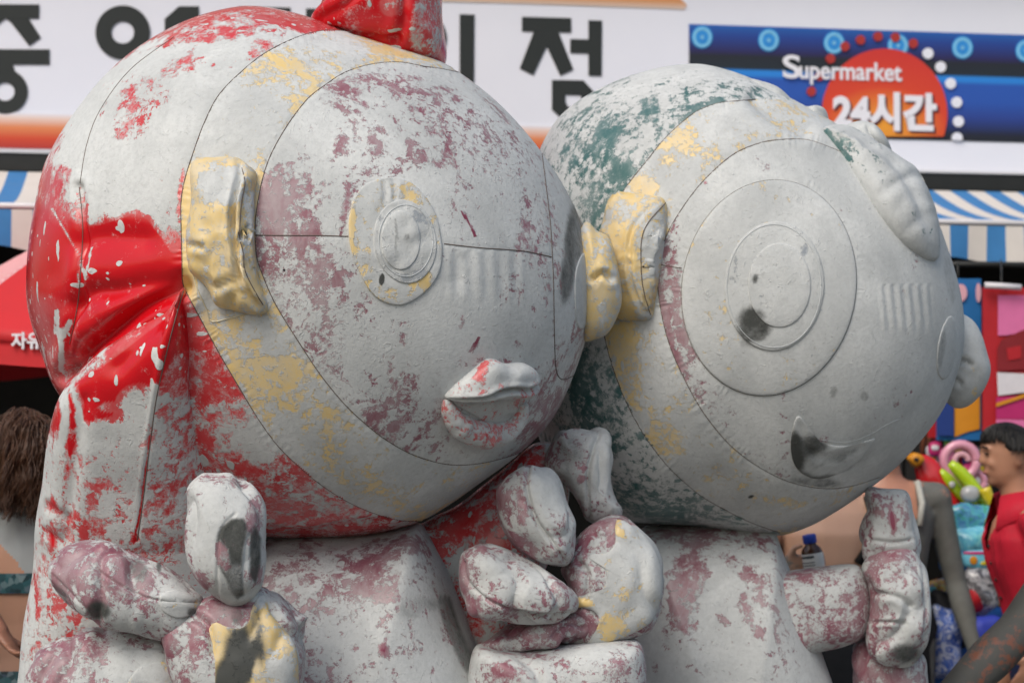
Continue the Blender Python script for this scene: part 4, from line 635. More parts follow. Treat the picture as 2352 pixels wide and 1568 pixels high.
# ------------------------------------------------------------------ people
def ell(c, r, n=12, m_=8, ax=None):
    V = []; c = Vector(c)
    A = ax or (Vector((1, 0, 0)), Vector((0, 1, 0)), Vector((0, 0, 1)))
    for i in range(m_+1):
        t = math.pi*i/m_
        for k in range(n):
            p = 2*math.pi*k/n; s = max(math.sin(t), .02)
            V.append(tuple(c+A[0]*(r[0]*s*math.cos(p))+A[1]*(r[1]*s*math.sin(p))+A[2]*(r[2]*math.cos(t))))
    return np.array(V), grid_faces(m_+1, n)[:, ::-1].tolist()+[list(range(n)), [m_*n+k for k in range(n)][::-1]]
def loft(sl, n=20):
    """stack of level ellipses (x, y, z, rx, ry)"""
    V = [(x+rx*math.cos(2*math.pi*k/n), y+ry*math.sin(2*math.pi*k/n), z) for x, y, z, rx, ry in sl for k in range(n)]
    return np.array(V), grid_faces(len(sl), n).tolist()+[list(range(n))[::-1], [(len(sl)-1)*n+k for k in range(n)]]
def limb(pts, rads):
    path = []; rr = []
    pts = [Vector(p) for p in pts]
    for i in range(len(pts)-1):
        for t in np.linspace(0, 1, 6, endpoint=False): path.append(pts[i].lerp(pts[i+1], t)); rr.append(rads[i]*(1-t)+rads[i+1]*t)
    path.append(pts[-1]); rr.append(rads[-1])
    a, f = tube(path, rr, 14); return merge((a, f), ell(pts[0], [rads[0]]*3), ell(pts[-1], [rads[-1]]*3))
def hand_shape(wrist, d, side, curl=.5, spread=.1, s=1.0):
    """palm and five fingers; d points along the hand, side towards the thumb"""
    d = Vector(d).normalized(); side = Vector(side); side = (side-d*side.dot(d)).normalized(); nrm = d.cross(side)
    w = Vector(wrist); out = [ell(w+d*.045*s, (.040*s, .016*s, .055*s), 12, 8, (side, nrm, d))]
    for k, (off, ln) in enumerate(((.030, .072), (.010, .080), (-.010, .075), (-.029, .058))):
        p0 = w+d*.085*s+side*off*s; fd = (d+side*(off*spread*10)).normalized(); pts = [p0]; a = 0
        for j, q in enumerate((.45, .32, .23)):
            a += curl*(.6+.5*j); pts.append(pts[-1]+(fd*math.cos(a)+nrm*math.sin(a))*ln*q*s)
        out.append(limb(pts, [.0095*s, .009*s, .0083*s, .007*s]))
    p0 = w+d*.022*s+side*.034*s; pts = [p0, p0+(side*.7+d*.75).normalized()*.036*s+nrm*.008*s, p0+(side*.75+d*1.5).normalized()*.062*s+nrm*.018*s*(1+curl)]
    out.append(limb([w+d*.015*s, *pts], [.016*s, .014*s, .011*s, .008*s])); return out
def remesh(name, vf, mat, parent, voxel=.009, smooth=6, xform=None, paintf=None, cut=None, fold=0):
    V, Fc = merge(*vf); me = bpy.data.meshes.new('tmp'); me.from_pydata(V.tolist(), [], Fc); o = bpy.data.objects.new('tmp', me); COL.objects.link(o)
    md = o.modifiers.new('r', 'REMESH'); md.mode = 'VOXEL'; md.voxel_size = voxel
    sm_ = o.modifiers.new('s', 'SMOOTH'); sm_.iterations = smooth; sm_.factor = .5
    dg = bpy.context.evaluated_depsgraph_get(); dg.update(); m2 = bpy.data.meshes.new_from_object(o.evaluated_get(dg))
    V = np.array([tuple(v.co) for v in m2.vertices]); Fc = [list(p.vertices) for p in m2.polygons]; bpy.data.objects.remove(o)
    if fold: V = V+np.stack([fold*vnoise(V*np.array([1, 1, .45]), 14, 3), fold*vnoise(V*np.array([1, 1, .45]), 14, 8), 0*V[:, 0]], 1)
    if cut: Fc = [f for f in Fc if not cut(*V[f].mean(0))]
    pt = paintf(V) if paintf else None
    if xform is not None: V = np.array([tuple(xform @ Vector(p)) for p in V])
    return obj(name, V, Fc, mat, parent, True, pt)
def skin_mat(name, skin, mud=(.20, .21, .20), mud2=(.12, .125, .115), rough=.5):
    m = NT(name); o = m.tc.outputs['Object']; at = m.n('Attribute', attribute_name='paint'); cov = m.n('SeparateColor', {0: at.outputs['Color']}).outputs[0]
    n1 = m.noise(o, 9, 7, .65, .8); n2 = m.noise(o, 40, 4, .6)
    t = m.math('ADD', m.math('MULTIPLY', m.math('SUBTRACT', cov, .5), 1.1), m.math('ADD', m.math('MULTIPLY', n1, .7), m.math('MULTIPLY', n2, .3)))
    k = m.rng(t, .46, .54)
    sk = m.mix(m.noise(o, 6, 4), [x*.86 for x in skin], [min(1, x*1.1) for x in skin]); md = m.mix(n1, mud, mud2)
    m.set(m.b.inputs['Base Color'], m.mix(k, sk, md)); m.set(m.b.inputs['Roughness'], m.rng(k, 0, 1, rough, .75))
    m.b.inputs['Subsurface Weight'].default_value = .08; m.b.inputs['Subsurface Radius'].default_value = (.02, .008, .004)
    m.set(m.b.inputs['Normal'], m.n('Bump', {'Height': n2, 'Strength': .15, 'Distance': .003}).outputs[0])
    return m.m
def body_parts(armL, armR, female=False, headturn=0, legs=True, handL=None, handR=None, bulk=1.0):
    """standing figure 1.75 m tall facing -y; arms are (elbow, wrist); left arm is at +x"""
    b = bulk
    t = [(0, .0, .86, .150*b, .105*b), (0, .005, .93, .172*b, .118*b), (0, .0, 1.02, .150*b*(.90 if female else .98), .102*b), (0, -.005, 1.12, .140*b*(.88 if female else 1), .098*b), (0, -.012, 1.24, .158*b, .112*b), (0, -.012, 1.33, .170*b, .112*b), (0, .0, 1.40, .160*b, .092*b), (0, .012, 1.44, .115*b, .072*b), (0, .012, 1.475, .066, .062), (0, .006, 1.52, .056, .058), (0, .0, 1.58, .054, .056)]
    out = [loft(t)]
    out.append(loft([(0, -.035, 1.525, .022, .026), (0, -.030, 1.54, .044, .048), (0, -.018, 1.57, .060, .072), (0, -.006, 1.61, .069, .086), (0, .0, 1.65, .073, .094), (0, .004, 1.69, .072, .094), (0, .006, 1.72, .060, .080), (0, .008, 1.745, .034, .046)]))
    out += [ell((0, -.098, 1.618, ), (.013, .018, .013)), limb([(0, -.090, 1.655), (0, -.100, 1.622)], [.008, .012]), ell((0, -.090, 1.583), (.024, .010, .006)), ell((0, -.088, 1.574), (.021, .011, .007)), ell((0, -.074, 1.545), (.022, .018, .016)), ell((.030, -.083, 1.664), (.024, .010, .007)), ell((-.030, -.083, 1.664), (.024, .010, .007))]
    for s in (-1, 1): out += [ell((s*.074, .012, 1.628), (.010, .018, .032)), ell((s*.03, -.076, 1.61), (.022, .016, .018))]
    for s, arm, hn in ((1, armL, handL), (-1, armR, handR)):
        sh = Vector((s*.180*b, .005, 1.395)); e, w_ = Vector(arm[0]), Vector(arm[1])
        out += [limb([Vector((s*.10, .005, 1.40)), sh], [.06, .058*b]), limb([sh, sh.lerp(e, .4), e], [.055*b, .047*b, .038*b]), limb([e, e.lerp(w_, .3), w_], [.038*b, .040*b, .026*b])]
        hd = (w_-e).normalized(); side = Vector((0, -1, 0)) if abs(hd.y) < .7 else Vector((-s, 0, 0))
        out += hand_shape(w_, hd if hn is None else hn[0], side if hn is None else hn[1], .3 if hn is None else hn[2])
        if female: out.append(ell((s*.075, -.095, 1.27), (.06, .06, .06)))
    if legs:
        for s in (-1, 1):
            out += [limb([(s*.085, .005, .90), (s*.090, .0, .70), (s*.092, -.005, .49), (s*.094, .015, .34), (s*.095, .02, .09)], [.095*b, .082*b, .058, .056, .038]), limb([(s*.095, .035, .045), (s*.10, -.06, .04), (s*.105, -.135, .03)], [.038, .036, .026])]
    return out
def XF(loc, yaw, height): return Matrix.Translation((loc[0], loc[1], 0)) @ Matrix.Rotation(R(yaw), 4, 'Z') @ Matrix.Scale(height/1.75, 4)
def person(loc, yaw, height, lab, skinm, arms, cov, lean=0, **kw):
    p = empty('person', (loc[0], loc[1], 0), lab, 'person')
    X = Matrix.Translation((loc[0], loc[1], 0)) @ Matrix.Rotation(R(yaw), 4, 'Z') @ Matrix.Scale(height/1.75, 4) @ Matrix(((1, 0, 0, 0), (0, 1, -lean, lean*1.60), (0, 0, 1, 0), (0, 0, 0, 1)))
    def pf(V):
        c = np.zeros((len(V), 3)); c[:, 0] = np.array([cov(*q) for q in V]); return c
    remesh('body', body_parts(*arms, **kw), skinm, p, .0085, 5, X, pf); return p, X
def xf(X, V): return np.array([tuple(X @ Vector(q)) for q in V])
ARM_DOWN = lambda s, out=.06: ((s*(.21+out*.5), .03, 1.11), (s*(.22+out), -.03, .86))
def strands(rootf, n, seglen, nseg, curl, rad, sag, rng, keep=None):
    vf = []
    for i in range(n):
        p, d = rootf(rng); path = [Vector(p)]; d = Vector(d); ph = rng.random()*6.28; ax = Vector((rng.uniform(-1, 1), rng.uniform(-1, 1), rng.uniform(-1, 1))).normalized()
        for j in range(nseg):
            d = (d+Vector((0, 0, -sag))).normalized(); side = d.cross(ax).normalized(); up = d.cross(side)
            path.append(path[-1]+d*seglen+(side*math.cos(ph+j*1.15)+up*math.sin(ph+j*1.15))*curl)
        vf.append(tube(path, [rad*(1-.55*j/nseg) for j in range(nseg+1)], 4))
    return merge(*vf)
M['hair_brown'] = plain('brown_hair', (.075, .034, .018), .45, .5, 60, .2); M['hair_black'] = plain('black_hair', (.012, .011, .010), .4, .3, 60, .2)
rg = random.Random(3)
# woman with brown curly hair, back to us
sk = skin_mat('skin_fair', (.56, .31, .21), (.42, .45, .46), (.36, .39, .40))
def pos(u, v, d): return P(u, v, d)
c = pos(52, 1040, 6.1)
pw, X = person((c[0], c[1]), 180+8, 1.66, 'person with long curly brown hair, bare back streaked with grey mud', sk, (((.25, .02, 1.10), (.22, -.12, .92)), ((-.25, .02, 1.10), (-.22, -.12, .92))), lambda x, y, z: .95 if z > 1.30+.06*math.sin(x*22) and z < 1.5 else (.55 if abs(x) > .17 and z > 1.2 else .05), female=True)
def root(r):
    a = r.uniform(-2.4, 2.4)+math.pi/2; t = r.uniform(.0, 1.25); s = math.sin(t)
    return (.082*s*math.cos(a), .012+.100*s*math.sin(a), 1.660+.104*math.cos(t)), (s*math.cos(a), s*math.sin(a)+.15, -.15+math.cos(t)*.15)
vf = []
for c_ in range(170):
    p, dd = root(rg); ax = Vector((rg.uniform(-1, 1), rg.uniform(-1, 1), rg.uniform(-1, 1))).normalized(); ph = rg.random()*6.28; n_ = rg.randint(12, 17); cu = rg.uniform(.006, .012)
    for k in range(15):
        path = [Vector(p)+Vector((rg.gauss(0, .006), rg.gauss(0, .006), rg.gauss(0, .004)))]; d_ = Vector(dd)+Vector((rg.gauss(0, .12), rg.gauss(0, .12), rg.gauss(0, .1)))
        for j in range(n_):
            d_ = (d_+Vector((0, 0, -.36))).normalized(); sd_ = d_.cross(ax).normalized(); up = d_.cross(sd_)
            path.append(path[-1]+d_*.019+(sd_*math.cos(ph+j*1.25)+up*math.sin(ph+j*1.25))*cu*(.5+j/n_))
        vf.append(tube(path, [.0021*(1-.6*j/n_) for j in range(n_+1)], 3, False))
V, Fc = merge(*vf); obj('hair', xf(X, V), Fc, M['hair_brown'], pw)
V, Fc = ell((0, .016, 1.656), (.084, .104, .104), 20, 14); obj('hair', xf(X, V), Fc, M['hair_brown'], pw)
m = NT('bikini_print'); v_ = m.n('TexVoronoi', {'Vector': m.tc.outputs['Object'], 'Scale': 60.})
m.set(m.b.inputs['Base Color'], m.ramp(m.n('SeparateColor', {0: v_.outputs['Color']}).outputs[0], [(0, (.01, .03, .04)), (.5, (.03, .12, .14)), (.8, (.20, .28, .30)), (1, (.02, .05, .10))])); m.b.inputs['Roughness'].default_value = .6
V, Fc = loft([(0, -.012, 1.215, .150, .118), (0, -.013, 1.25, .163, .122), (0, -.013, 1.275, .168, .124)]); obj('bikini_top', xf(X, V), Fc[:-2], m.m, pw)
V, Fc = loft([(0, 0, .84, .152, .112), (0, .005, .93, .178, .124), (0, .002, .985, .166, .114)]); obj('bikini_bottom', xf(X, V), Fc[:-2], m.m, pw)
# arm of somebody at the left edge
sk = skin_mat('skin_tan', (.26, .12, .075), (.12, .10, .085), (.09, .075, .065))
c = pos(-330, 1040, 5.7)
Xi = XF((c[0], c[1]), 180, 1.72).inverted(); wl_ = Xi @ Vector(P(0, 1450, 5.62)); el_ = Xi @ Vector(P(-110, 1300, 5.8))
pl_, X = person((c[0], c[1]), 180, 1.72, 'person at the table with a tanned brown hand hanging beside the inflatable red sleeve', sk, (((.24, .05, 1.12), (.26, .02, .88)), (tuple(el_), tuple(wl_))), lambda x, y, z: .35)
V, Fc = loft([(0, 0, .60, .17, .13), (0, .0, .86, .175, .125), (0, .005, .95, .182, .128), (0, 0, 1.10, .152, .11), (0, -.01, 1.25, .17, .122), (0, -.01, 1.36, .178, .118), (0, .0, 1.42, .15, .09)]); obj('dark_shirt', xf(X, V), Fc[:-2], plain('dark_cloth', (.03, .03, .035), .8, .2, 40), pl_)
# bare chested person holding a bottle
sk_f = skin_mat('skin_bare', (.62, .37, .255), (.30, .27, .23), (.25, .24, .22))
c = pos(1905, 1040, 6.75)
Xi = XF((c[0], c[1]), 6, 1.70).inverted(); wb = Xi @ Vector(P(1806, 1312, 6.42)); eb = Xi @ Vector(P(1690, 1370, 6.62))
pb, X = person((c[0], c[1]), 6, 1.70, 'bare chested person holding a small brown bottle between the inflatable torso and arm', sk_f, (((.24, .06, 1.12), (.20, -.02, .92)), (tuple(eb), tuple(wb))), lambda x, y, z: .42 if (y < -.17 and x < 0) else -.2, handR=((.9, -.1, .42), (-.3, -.1, 1), .8))
V, Fc = ell((0, .012, 1.67), (.082, .102, .098), 20, 14); obj('hair', xf(X, V), Fc, M['hair_black'], pb)
V, Fc = loft([(0, 0, .62, .165, .125), (0, 0, .86, .168, .122), (0, .005, .93, .184, .128), (0, .002, .99, .168, .115)]); obj('shorts', xf(X, V), Fc[:-2], plain('dark_shorts', (.02, .02, .022), .8, .2, 40), pb)
st = [Vector((.06, -.125, 1.24)), Vector((.10, -.128, 1.30)), Vector((.125, -.11, 1.37)), Vector((.12, -.03, 1.445)), Vector((.11, .07, 1.40))]
V, Fc = tube(st, .016, 8); obj('bag_strap', xf(X, V), Fc, plain('black_strap', (.012, .012, .013), .6, .2, 60), pb)
# bottle
bp = pos(1872, 1290, 6.36); sc_ = .001*1.05
bo = empty('medicine_bottle', tuple(bp-np.array([0, 0, .03])), 'small brown bottle with a blue cap and white label held in a muddy hand', 'bottle')
def lathe(c, prof, n=24):
    V = [(c[0]+r*math.cos(2*math.pi*k/n), c[1]+r*math.sin(2*math.pi*k/n), c[2]+z) for r, z in prof for k in range(n)]
    return np.array(V), grid_faces(len(prof), n).tolist()+[list(range(n))[::-1], [(len(prof)-1)*n+k for k in range(n)]]
b0 = bp-np.array([0, 0, .030]); tilt = Matrix.Translation(Vector(b0)) @ Matrix.Rotation(R(-9), 4, 'Y') @ Matrix.Translation(-Vector(b0))
V, Fc = lathe(b0, [(.030, 0), (.032, .004), (.032, .062), (.028, .072), (.018, .082), (.0165, .086), (.0165, .090)]); obj('glass', xf(tilt, V), Fc, plain('brown_glass', (.06, .022, .012), .12, .1, 30, 0, .5), bo)
V, Fc = lathe(b0, [(.0325, .012), (.0328, .013), (.0328, .056), (.0325, .057)]); lb = obj('paper_label', xf(tilt, V), Fc, plain('label_paper', (.68, .67, .64), .6, .06, 60, 0), bo)
for k, z in enumerate((.044, .030, .022)):
    V, Fc = loft([(b0[0], b0[1], b0[2]+z, .03295, .03295), (b0[0], b0[1], b0[2]+z+(.008 if k == 0 else .003), .03295, .03295)], 24); keep = [f for f in Fc[:-2] if 11 < f[0] % 24 < 18]; obj('label_print', xf(tilt, V), keep, plain('label_ink', (.06, .07, .08), .6, .1, 60, 0), lb)
V, Fc = lathe(b0, [(.0200, .088), (.0212, .089), (.0212, .108), (.0195, .114), (.012, .1155)]); obj('cap', xf(tilt, V), Fc, plain('blue_cap', (.012, .055, .42), .35, .08, 60, 0, .5), bo)
# person coated in grey mud with a hanging arm
sk_m = skin_mat('skin_mud', (.42, .20, .13), (.20, .205, .19), (.07, .072, .064), .45)
c = pos(2030, 1040, 7.6)
pm, X = person((c[0], c[1]), 0, 1.74, 'person coated in dark grey mud with an arm hanging down beside the toys', sk_m, (((.262, .03, 1.09), (.325, -.04, .82)), ((-.25, .03, 1.12), (-.26, -.02, .90))), lambda x, y, z: .10 if (abs(x) < .10 and z > 1.33) else (.50 if (x > .12 and z > 1.40) else .66), handL=((.15, -.02, -1), (-.6, -1, 0), .55), bulk=1.04)
V, Fc = ell((0, .012, 1.67), (.082, .102, .098), 20, 14); obj('hair', xf(X, V), Fc, M['hair_black'], pm)
V, Fc = loft([(0, 0, .60, .17, .128), (0, 0, .86, .175, .126), (0, .005, .93, .190, .132), (0, .002, 1.0, .172, .118)]); obj('shorts', xf(X, V), Fc[:-2], plain('black_shorts', (.012, .012, .014), .8, .2, 40), pm)
for s in (1,):
    V, Fc = tube([(s*.105, -.118, 1.30), (s*.118, -.105, 1.38), (s*.115, -.04, 1.452), (s*.11, .05, 1.44), (s*.10, .10, 1.35)], .012, 6); obj('strap', xf(X, V), Fc, plain('pale_strap', (.42, .42, .38), .8, .2, 60), pm)
# man in the red polo shirt, in profile
sk_r = skin_mat('skin_warm', (.47, .235, .145), (.3, .2, .15), (.3, .2, .15))
c = pos(2306, 1040, 7.15)
pr, X = person((c[0]+.02, c[1]), -90+4, 1.645, 'person in an open collared red polo shirt, seen in profile before the toy stall', sk_r, (((.235, .03, 1.12), (.22, -.10, .93)), ((-.245, .05, 1.12), (-.24, -.05, .88))), lambda x, y, z: -.3, lean=.17)
sh = [loft([(0, .0, .84, .176*1.05, .128), (0, .003, .95, .178*1.02, .126), (0, 0, 1.05, .166, .118), (0, -.008, 1.15, .162, .116), (0, -.014, 1.26, .176, .126), (0, -.012, 1.34, .182, .122), (0, .0, 1.40, .168, .102), (0, .012, 1.435, .120, .080), (0, .016, 1.455, .080, .070)])]
for s, e in ((1, (.235, .03, 1.12)), (-1, (-.245, .05, 1.12))): sh += [limb([(s*.10, .005, 1.39), (s*.18, .005, 1.385)], [.068, .066]), limb([Vector((s*.18, .005, 1.385)), Vector((s*.18, .005, 1.385)).lerp(Vector(e), .68)], [.066, .060])]
M['polo'] = plain('red_polo', (.50, .008, .028), .75, .15, 25, .35)
shirt = remesh('polo_shirt', sh, M['polo'], pr, .009, 5, X, None, lambda x, y, z: (z > 1.29 and y < -.02 and abs(x) < .050*(z-1.29)/.15) or z > 1.470 or z < .86, .014)
def collar(s):
    V = []
    for i in range(15):
        t = i/14; a = -math.pi/2+s*(.42+t*(math.pi-.42)); op = (1-t)**2
        for r_, z in ((.084, 1.425-.05*op), (.080, 1.478-.03*op), (.086, 1.486-.03*op), (.124+.012*op, 1.432-.095*op), (.119+.012*op, 1.424-.095*op)):
            V.append((r_*1.28*math.cos(a), .012+r_*1.04*math.sin(a), z+.040))
    return np.array(V), [[i*5+j, i*5+j+1, (i+1)*5+j+1, (i+1)*5+j] for i in range(14) for j in range(4)]
for s in (1, -1): V, Fc = collar(s); obj('collar', xf(X, V), Fc, M['polo'], shirt)
for z in (1.315, 1.255, 1.195, 1.13): V, Fc = ell((.012, -.138+abs(z-1.27)*.10, z), (.0065, .005, .0065), 10, 6); obj('button', xf(X, V), Fc, M['black_trim'], shirt)
V, Fc = loft([(0, 0, .55, .172, .13), (0, 0, .86, .178, .128), (0, .005, .93, .182, .126)]); obj('shorts', xf(X, V), Fc[:-2], plain('navy_shorts', (.02, .03, .09), .8, .2, 40), pr)
V1, F1 = ell((0, .020, 1.672), (.079, .094, .086), 24, 16)
kp = [i for i, p in enumerate(V1) if True]
def hroot(r):
    a = r.uniform(0, 6.283); t = r.uniform(0, 1.30 if math.sin(a) > -.2 else .80); s = math.sin(t)
    return (.076*s*math.cos(a), .014+.096*s*math.sin(a), 1.668+.092*math.cos(t)), (s*math.cos(a)*.8, s*math.sin(a)*.6-.35, .12+math.cos(t)*.1)
V2, F2 = strands(hroot, 1700, .010, 7, .0016, .0022, .36, rg)
obj('hair', xf(X, V2), F2, M['hair_black'], pr)
V1 = np.array([p for p in V1]); V1[:, 2] = np.maximum(V1[:, 2], 1.668+np.where(V1[:, 1] < -.03, .058, np.where(V1[:, 1] > .05, -.07, -.012))); obj('hair', xf(X, V1), F1, M['hair_black'], pr)
for s in (-1, 1):
    V, Fc = ell((s*.030, -.087, 1.646), (.013, .006, .0055), 12, 8); e_ = obj('eye', xf(X, V), Fc, plain('eye_dark', (.03, .02, .015), .2, .1, 60, 0), pr)
    V, Fc = limb([(s*.016, -.096, 1.668), (s*.032, -.096, 1.672), (s*.048, -.086, 1.667)], [.003, .004, .003]); obj('eyebrow', xf(X, V), Fc, M['hair_black'], pr)
V, Fc = ell((0, -.0975, 1.5785), (.020, .006, .0055), 14, 8); obj('lips', xf(X, V), Fc, plain('lip_skin', (.42, .15, .12), .45, .1, 60, 0), pr)
# person out of frame on the right whose mud coated arm reaches in
sk_b = skin_mat('skin_brown_mud', (.20, .075, .045), (.095, .095, .088), (.06, .06, .055), .42)
c = pos(2790, 1040, 5.75)
Xi = XF((c[0], c[1]+.05), 10, 1.80).inverted(); wa = Xi @ Vector(P(2120, 1668, 5.45)); ea = Xi @ Vector(P(2338, 1448, 5.60))
pa, X = person((c[0], c[1]+.05), 10, 1.80, 'person with a dark mud coated arm reaching down in front of the red shirt', sk_b, (((.25, .03, 1.12), (.27, -.02, .88)), (tuple(ea), tuple(wa))), lambda x, y, z: .56, bulk=1.45)
V, Fc = loft([(0, 0, .60, .18, .135), (0, 0, .86, .192, .138), (0, .005, .93, .208, .142), (0, .002, 1.0, .186, .126)]); obj('shorts', xf(X, V), Fc[:-2], plain('grey_shorts', (.03, .03, .03), .8, .2, 40), pa)
V, Fc = ell((0, .012, 1.67), (.082, .102, .098), 20, 14); obj('hair', xf(X, V), Fc, M['hair_black'], pa)
# ------------------------------------------------------------------ red parasol
DP = 7.4
cx_, cy_ = P(300, HZ, DP)[:2]; apx = P(300, 462, DP); rim = .92; hemz = P(60, 765, DP-rim*.87)[2]
par = empty('parasol', (cx_, cy_, 0), 'red parasol with pink swirl panels and white lettering behind the inflatable hood', 'parasol')
c = np.array([cx_, cy_, 0])
M['par_red'] = plain('parasol_red', (.60, .022, .028), .65, .1, 12, .15)
m = NT('parasol_pink_swirl'); w_ = m.n('TexWave', {'Vector': m.n('VectorMath', {0: m.tc.outputs['Object'], 1: (-.10, 0, .12)}, operation='SUBTRACT').outputs[0], 'Scale': 13., 'Distortion': .6, 'Detail': 1.}, wave_type='RINGS', rings_direction='SPHERICAL')
m.set(m.b.inputs['Base Color'], m.mix(m.rng(w_.outputs[1], .2, .8), (.66, .20, .22), (.76, .48, .48))); m.b.inputs['Roughness'].default_value = .65
M['par_pink'] = m.m
NS = 6; a0 = R(-90-30)
def corner(k): a_ = a0+k*2*math.pi/NS; return np.array([c[0]+rim*math.cos(a_), c[1]+rim*math.sin(a_), hemz])
for k in range(NS):
    pa_, pb_ = corner(k), corner(k+1); rows = 14; V = []
    for i in range(rows+1):
        t = i/rows
        for j in range(11):
            q = j/10; e_ = pa_*(1-q)+pb_*q; V.append(apx*(1-t)+e_*t+np.array([0, 0, .03*math.sin(math.pi*t)-.035*math.sin(math.pi*q)*t]))
    n0 = len(V)
    for i in range(5):
        for j in range(11):
            q = j/10; e_ = pa_*(1-q)+pb_*q; V.append(e_+np.array([0, 0, -.035*math.sin(math.pi*q)-.075*(i)/4]))
    Qa = [[i*11+j, i*11+j+1, (i+1)*11+j+1, (i+1)*11+j] for i in range(rows+5) for j in range(10)]
    g_ = obj('gore', V, Qa, M['par_red'] if k % 2 == 0 else M['par_pink'], par)
    obj('rib', *tube([apx-np.array([0, 0, .02]), (apx*.5+pa_*.5)+np.array([0, 0, .018]), pa_-np.array([0, 0, .012])], .008, 6), M['black_trim'], par)
obj('pole', *tube([np.array([cx_, cy_, .05]), np.array([cx_, cy_, 1.2]), apx+np.array([0, 0, .05])], .02, 12), plain('pole_alu', (.6, .6, .62), .35, .05, 40, 0), par)
obj('foot', *lathe((cx_, cy_, 0), [(.25, 0), (.25, .05), (.20, .075), (.05, .09)]), M['wallp'], par)
# lettering along the hem of the gore that faces the camera
pa_, pb_ = corner(0), corner(1); ex = (pb_-pa_)/np.linalg.norm(pb_-pa_); nn = np.array([ex[1], -ex[0], 0])
def ray_val(u, v):
    r = ray(u, v); q = C0+r*(((pa_-C0) @ nn)/(r @ nn)); return float((q-pa_) @ ex), float(q[2])
x0, zz1 = ray_val(28, 763); x1, zz0 = ray_val(98, 802)
def fr(a, b, z_): return pa_*np.array([1, 1, 0])+np.outer(x0+a*(x1-x0), ex)+np.outer(zz0+b*(zz1-zz0), [0, 0, 1])+np.outer(.012+z_, nn)
text('자유', 'letter', 0, 0, 0, 0, 0, M['word'], par, .03, fr)

# ------------------------------------------------------------------ stall at the right: table, hanging goods, toys
TD = 7.9; tz = P(2240, 1400, TD)[2]
M['tarp'] = plain('blue_tarp', (.015, .085, .30), .45, .25, 9, .6)
def cloth_table(name, u0, u1, d, ztop, lab, mat, matc, edge=None):
    x0 = P(u0, HZ, d)[0]; x1 = P(u1, HZ, d)[0]; t = empty(name, ((x0+x1)/2, d+.4, 0), lab, 'table')
    V, Fc = box(((x0+x1)/2, d+.4, ztop-.02), (x1-x0, .8, .04)); obj('table_top', V, Fc, edge or mat, t, False)
    n = 60; V = []
    for i in range(7):
        for k in range(n+1): V.append((x0+(x1-x0)*k/n, d-.012-.02*math.sin(k*.9)*i/6, ztop-.045-(ztop-.1)*i/6))
    obj('table_cloth', V, [[i*(n+1)+k, i*(n+1)+k+1, (i+1)*(n+1)+k+1, (i+1)*(n+1)+k] for i in range(6) for k in range(n)], matc, t)
    for x in (x0+.05, x1-.05):
        for y in (d+.06, d+.74): V, Fc = box((x, y, (ztop-.04)/2), (.04, .04, ztop-.04)); obj('leg', V, Fc, M['black_trim'], t, False)
    return t
cloth_table('stall_table', 1700, 2480, TD, tz-.04, 'stall table under a blue tarpaulin carrying bright beach toys', M['tarp'], M['tarp'])
# hanging rail
rz = P(2300, 607, 8.3)[2]; rl = empty('hanging_rail', tuple(P(2250, 607, 8.3)), 'black hanging rail under the striped awning holding beach goods', 'rail')
obj('bar', *tube([P(2050, 607, 8.3), P(2250, 607, 8.3), P(2600, 612, 8.3)], .012, 8), M['black_trim'], rl)
for u in (2060, 2590):
    p = P(u, 607, 8.3); obj('post', *tube([(p[0], p[1], 0), (p[0], p[1], p[2]*.5), (p[0], p[1], p[2])], .014, 8), M['black_trim'], rl)
def flat_print(name, col):
    return plain(name, col, .55, .12, 20, .1)
def panelpx(pts, d, th=.008, wave=.0):
    n = len(pts); A = [P(u, v, d) for u, v in pts]; V = [a-FW*th for a in A]+A
    return np.array(V), [list(range(n))[::-1], list(range(n, 2*n))]+[[i, (i+1) % n, n+(i+1) % n, n+i][::-1] for i in range(n)]
def rp(u0, v0, u1, v1): return [(u0, v1), (u1, v1), (u1, v0), (u0, v0)]
def hang(name, lab, cat, d, base, layers, col):
    e_ = empty(name, tuple(P((base[0]+base[2])/2, base[3], d)), lab, cat)
    b_ = obj('sheet', *panelpx(rp(*base), d, .012), col, e_, False)
    for i, (nm, pts, cl) in enumerate(layers): obj(nm, *panelpx(pts, d-.012-.0035*(i+1), .003), cl, e_, False)
    x = P((base[0]+base[2])/2, base[1], d); obj('hook', *tube([x+np.array([0, .0, -.01]), x+np.array([0, .005, .02]), np.array([x[0], x[1]+.01, rz+.012])], .004, 6), M['black_trim'], e_)
    return e_
PC = {k: flat_print('print_'+k, v) for k, v in dict(blue=(.012, .13, .36), blue2=(.02, .20, .48), orange=(.62, .25, .015), red=(.42, .012, .02), pink=(.68, .16, .36), magenta=(.46, .02, .14), white=(.66, .64, .68), dred=(.22, .012, .018), green=(.04, .36, .14), lime=(.42, .58, .03), yellow=(.68, .55, .04), cyan=(.16, .52, .68), navy=(.012, .04, .20), black=(.015, .015, .017), grey=(.25, .25, .26), lpink=(.66, .36, .42), teal=(.05, .30, .32), brown=(.14, .045, .02)).items()}
E = lambda cx, cy, rx, ry, n=22: [(cx+rx*math.cos(2*math.pi*k/n), cy+ry*math.sin(2*math.pi*k/n)) for k in range(n)]
hang('beach_towel', 'blue beach towel with an orange patch hanging beside the far inflatable ear', 'towel', 8.25, (2150, 640, 2252, 1010), [('orange_patch', [(2192, 900), (2250, 890), (2250, 985), (2225, 990), (2192, 1003)], PC['orange']), ('pale_ring', E(2207, 672, 14, 20), PC['lpink']), ('pale_ring', E(2247, 672, 6, 22), PC['lpink']), ('blue_fold', rp(2151, 850, 2190, 1000), PC['navy'])], PC['blue'])
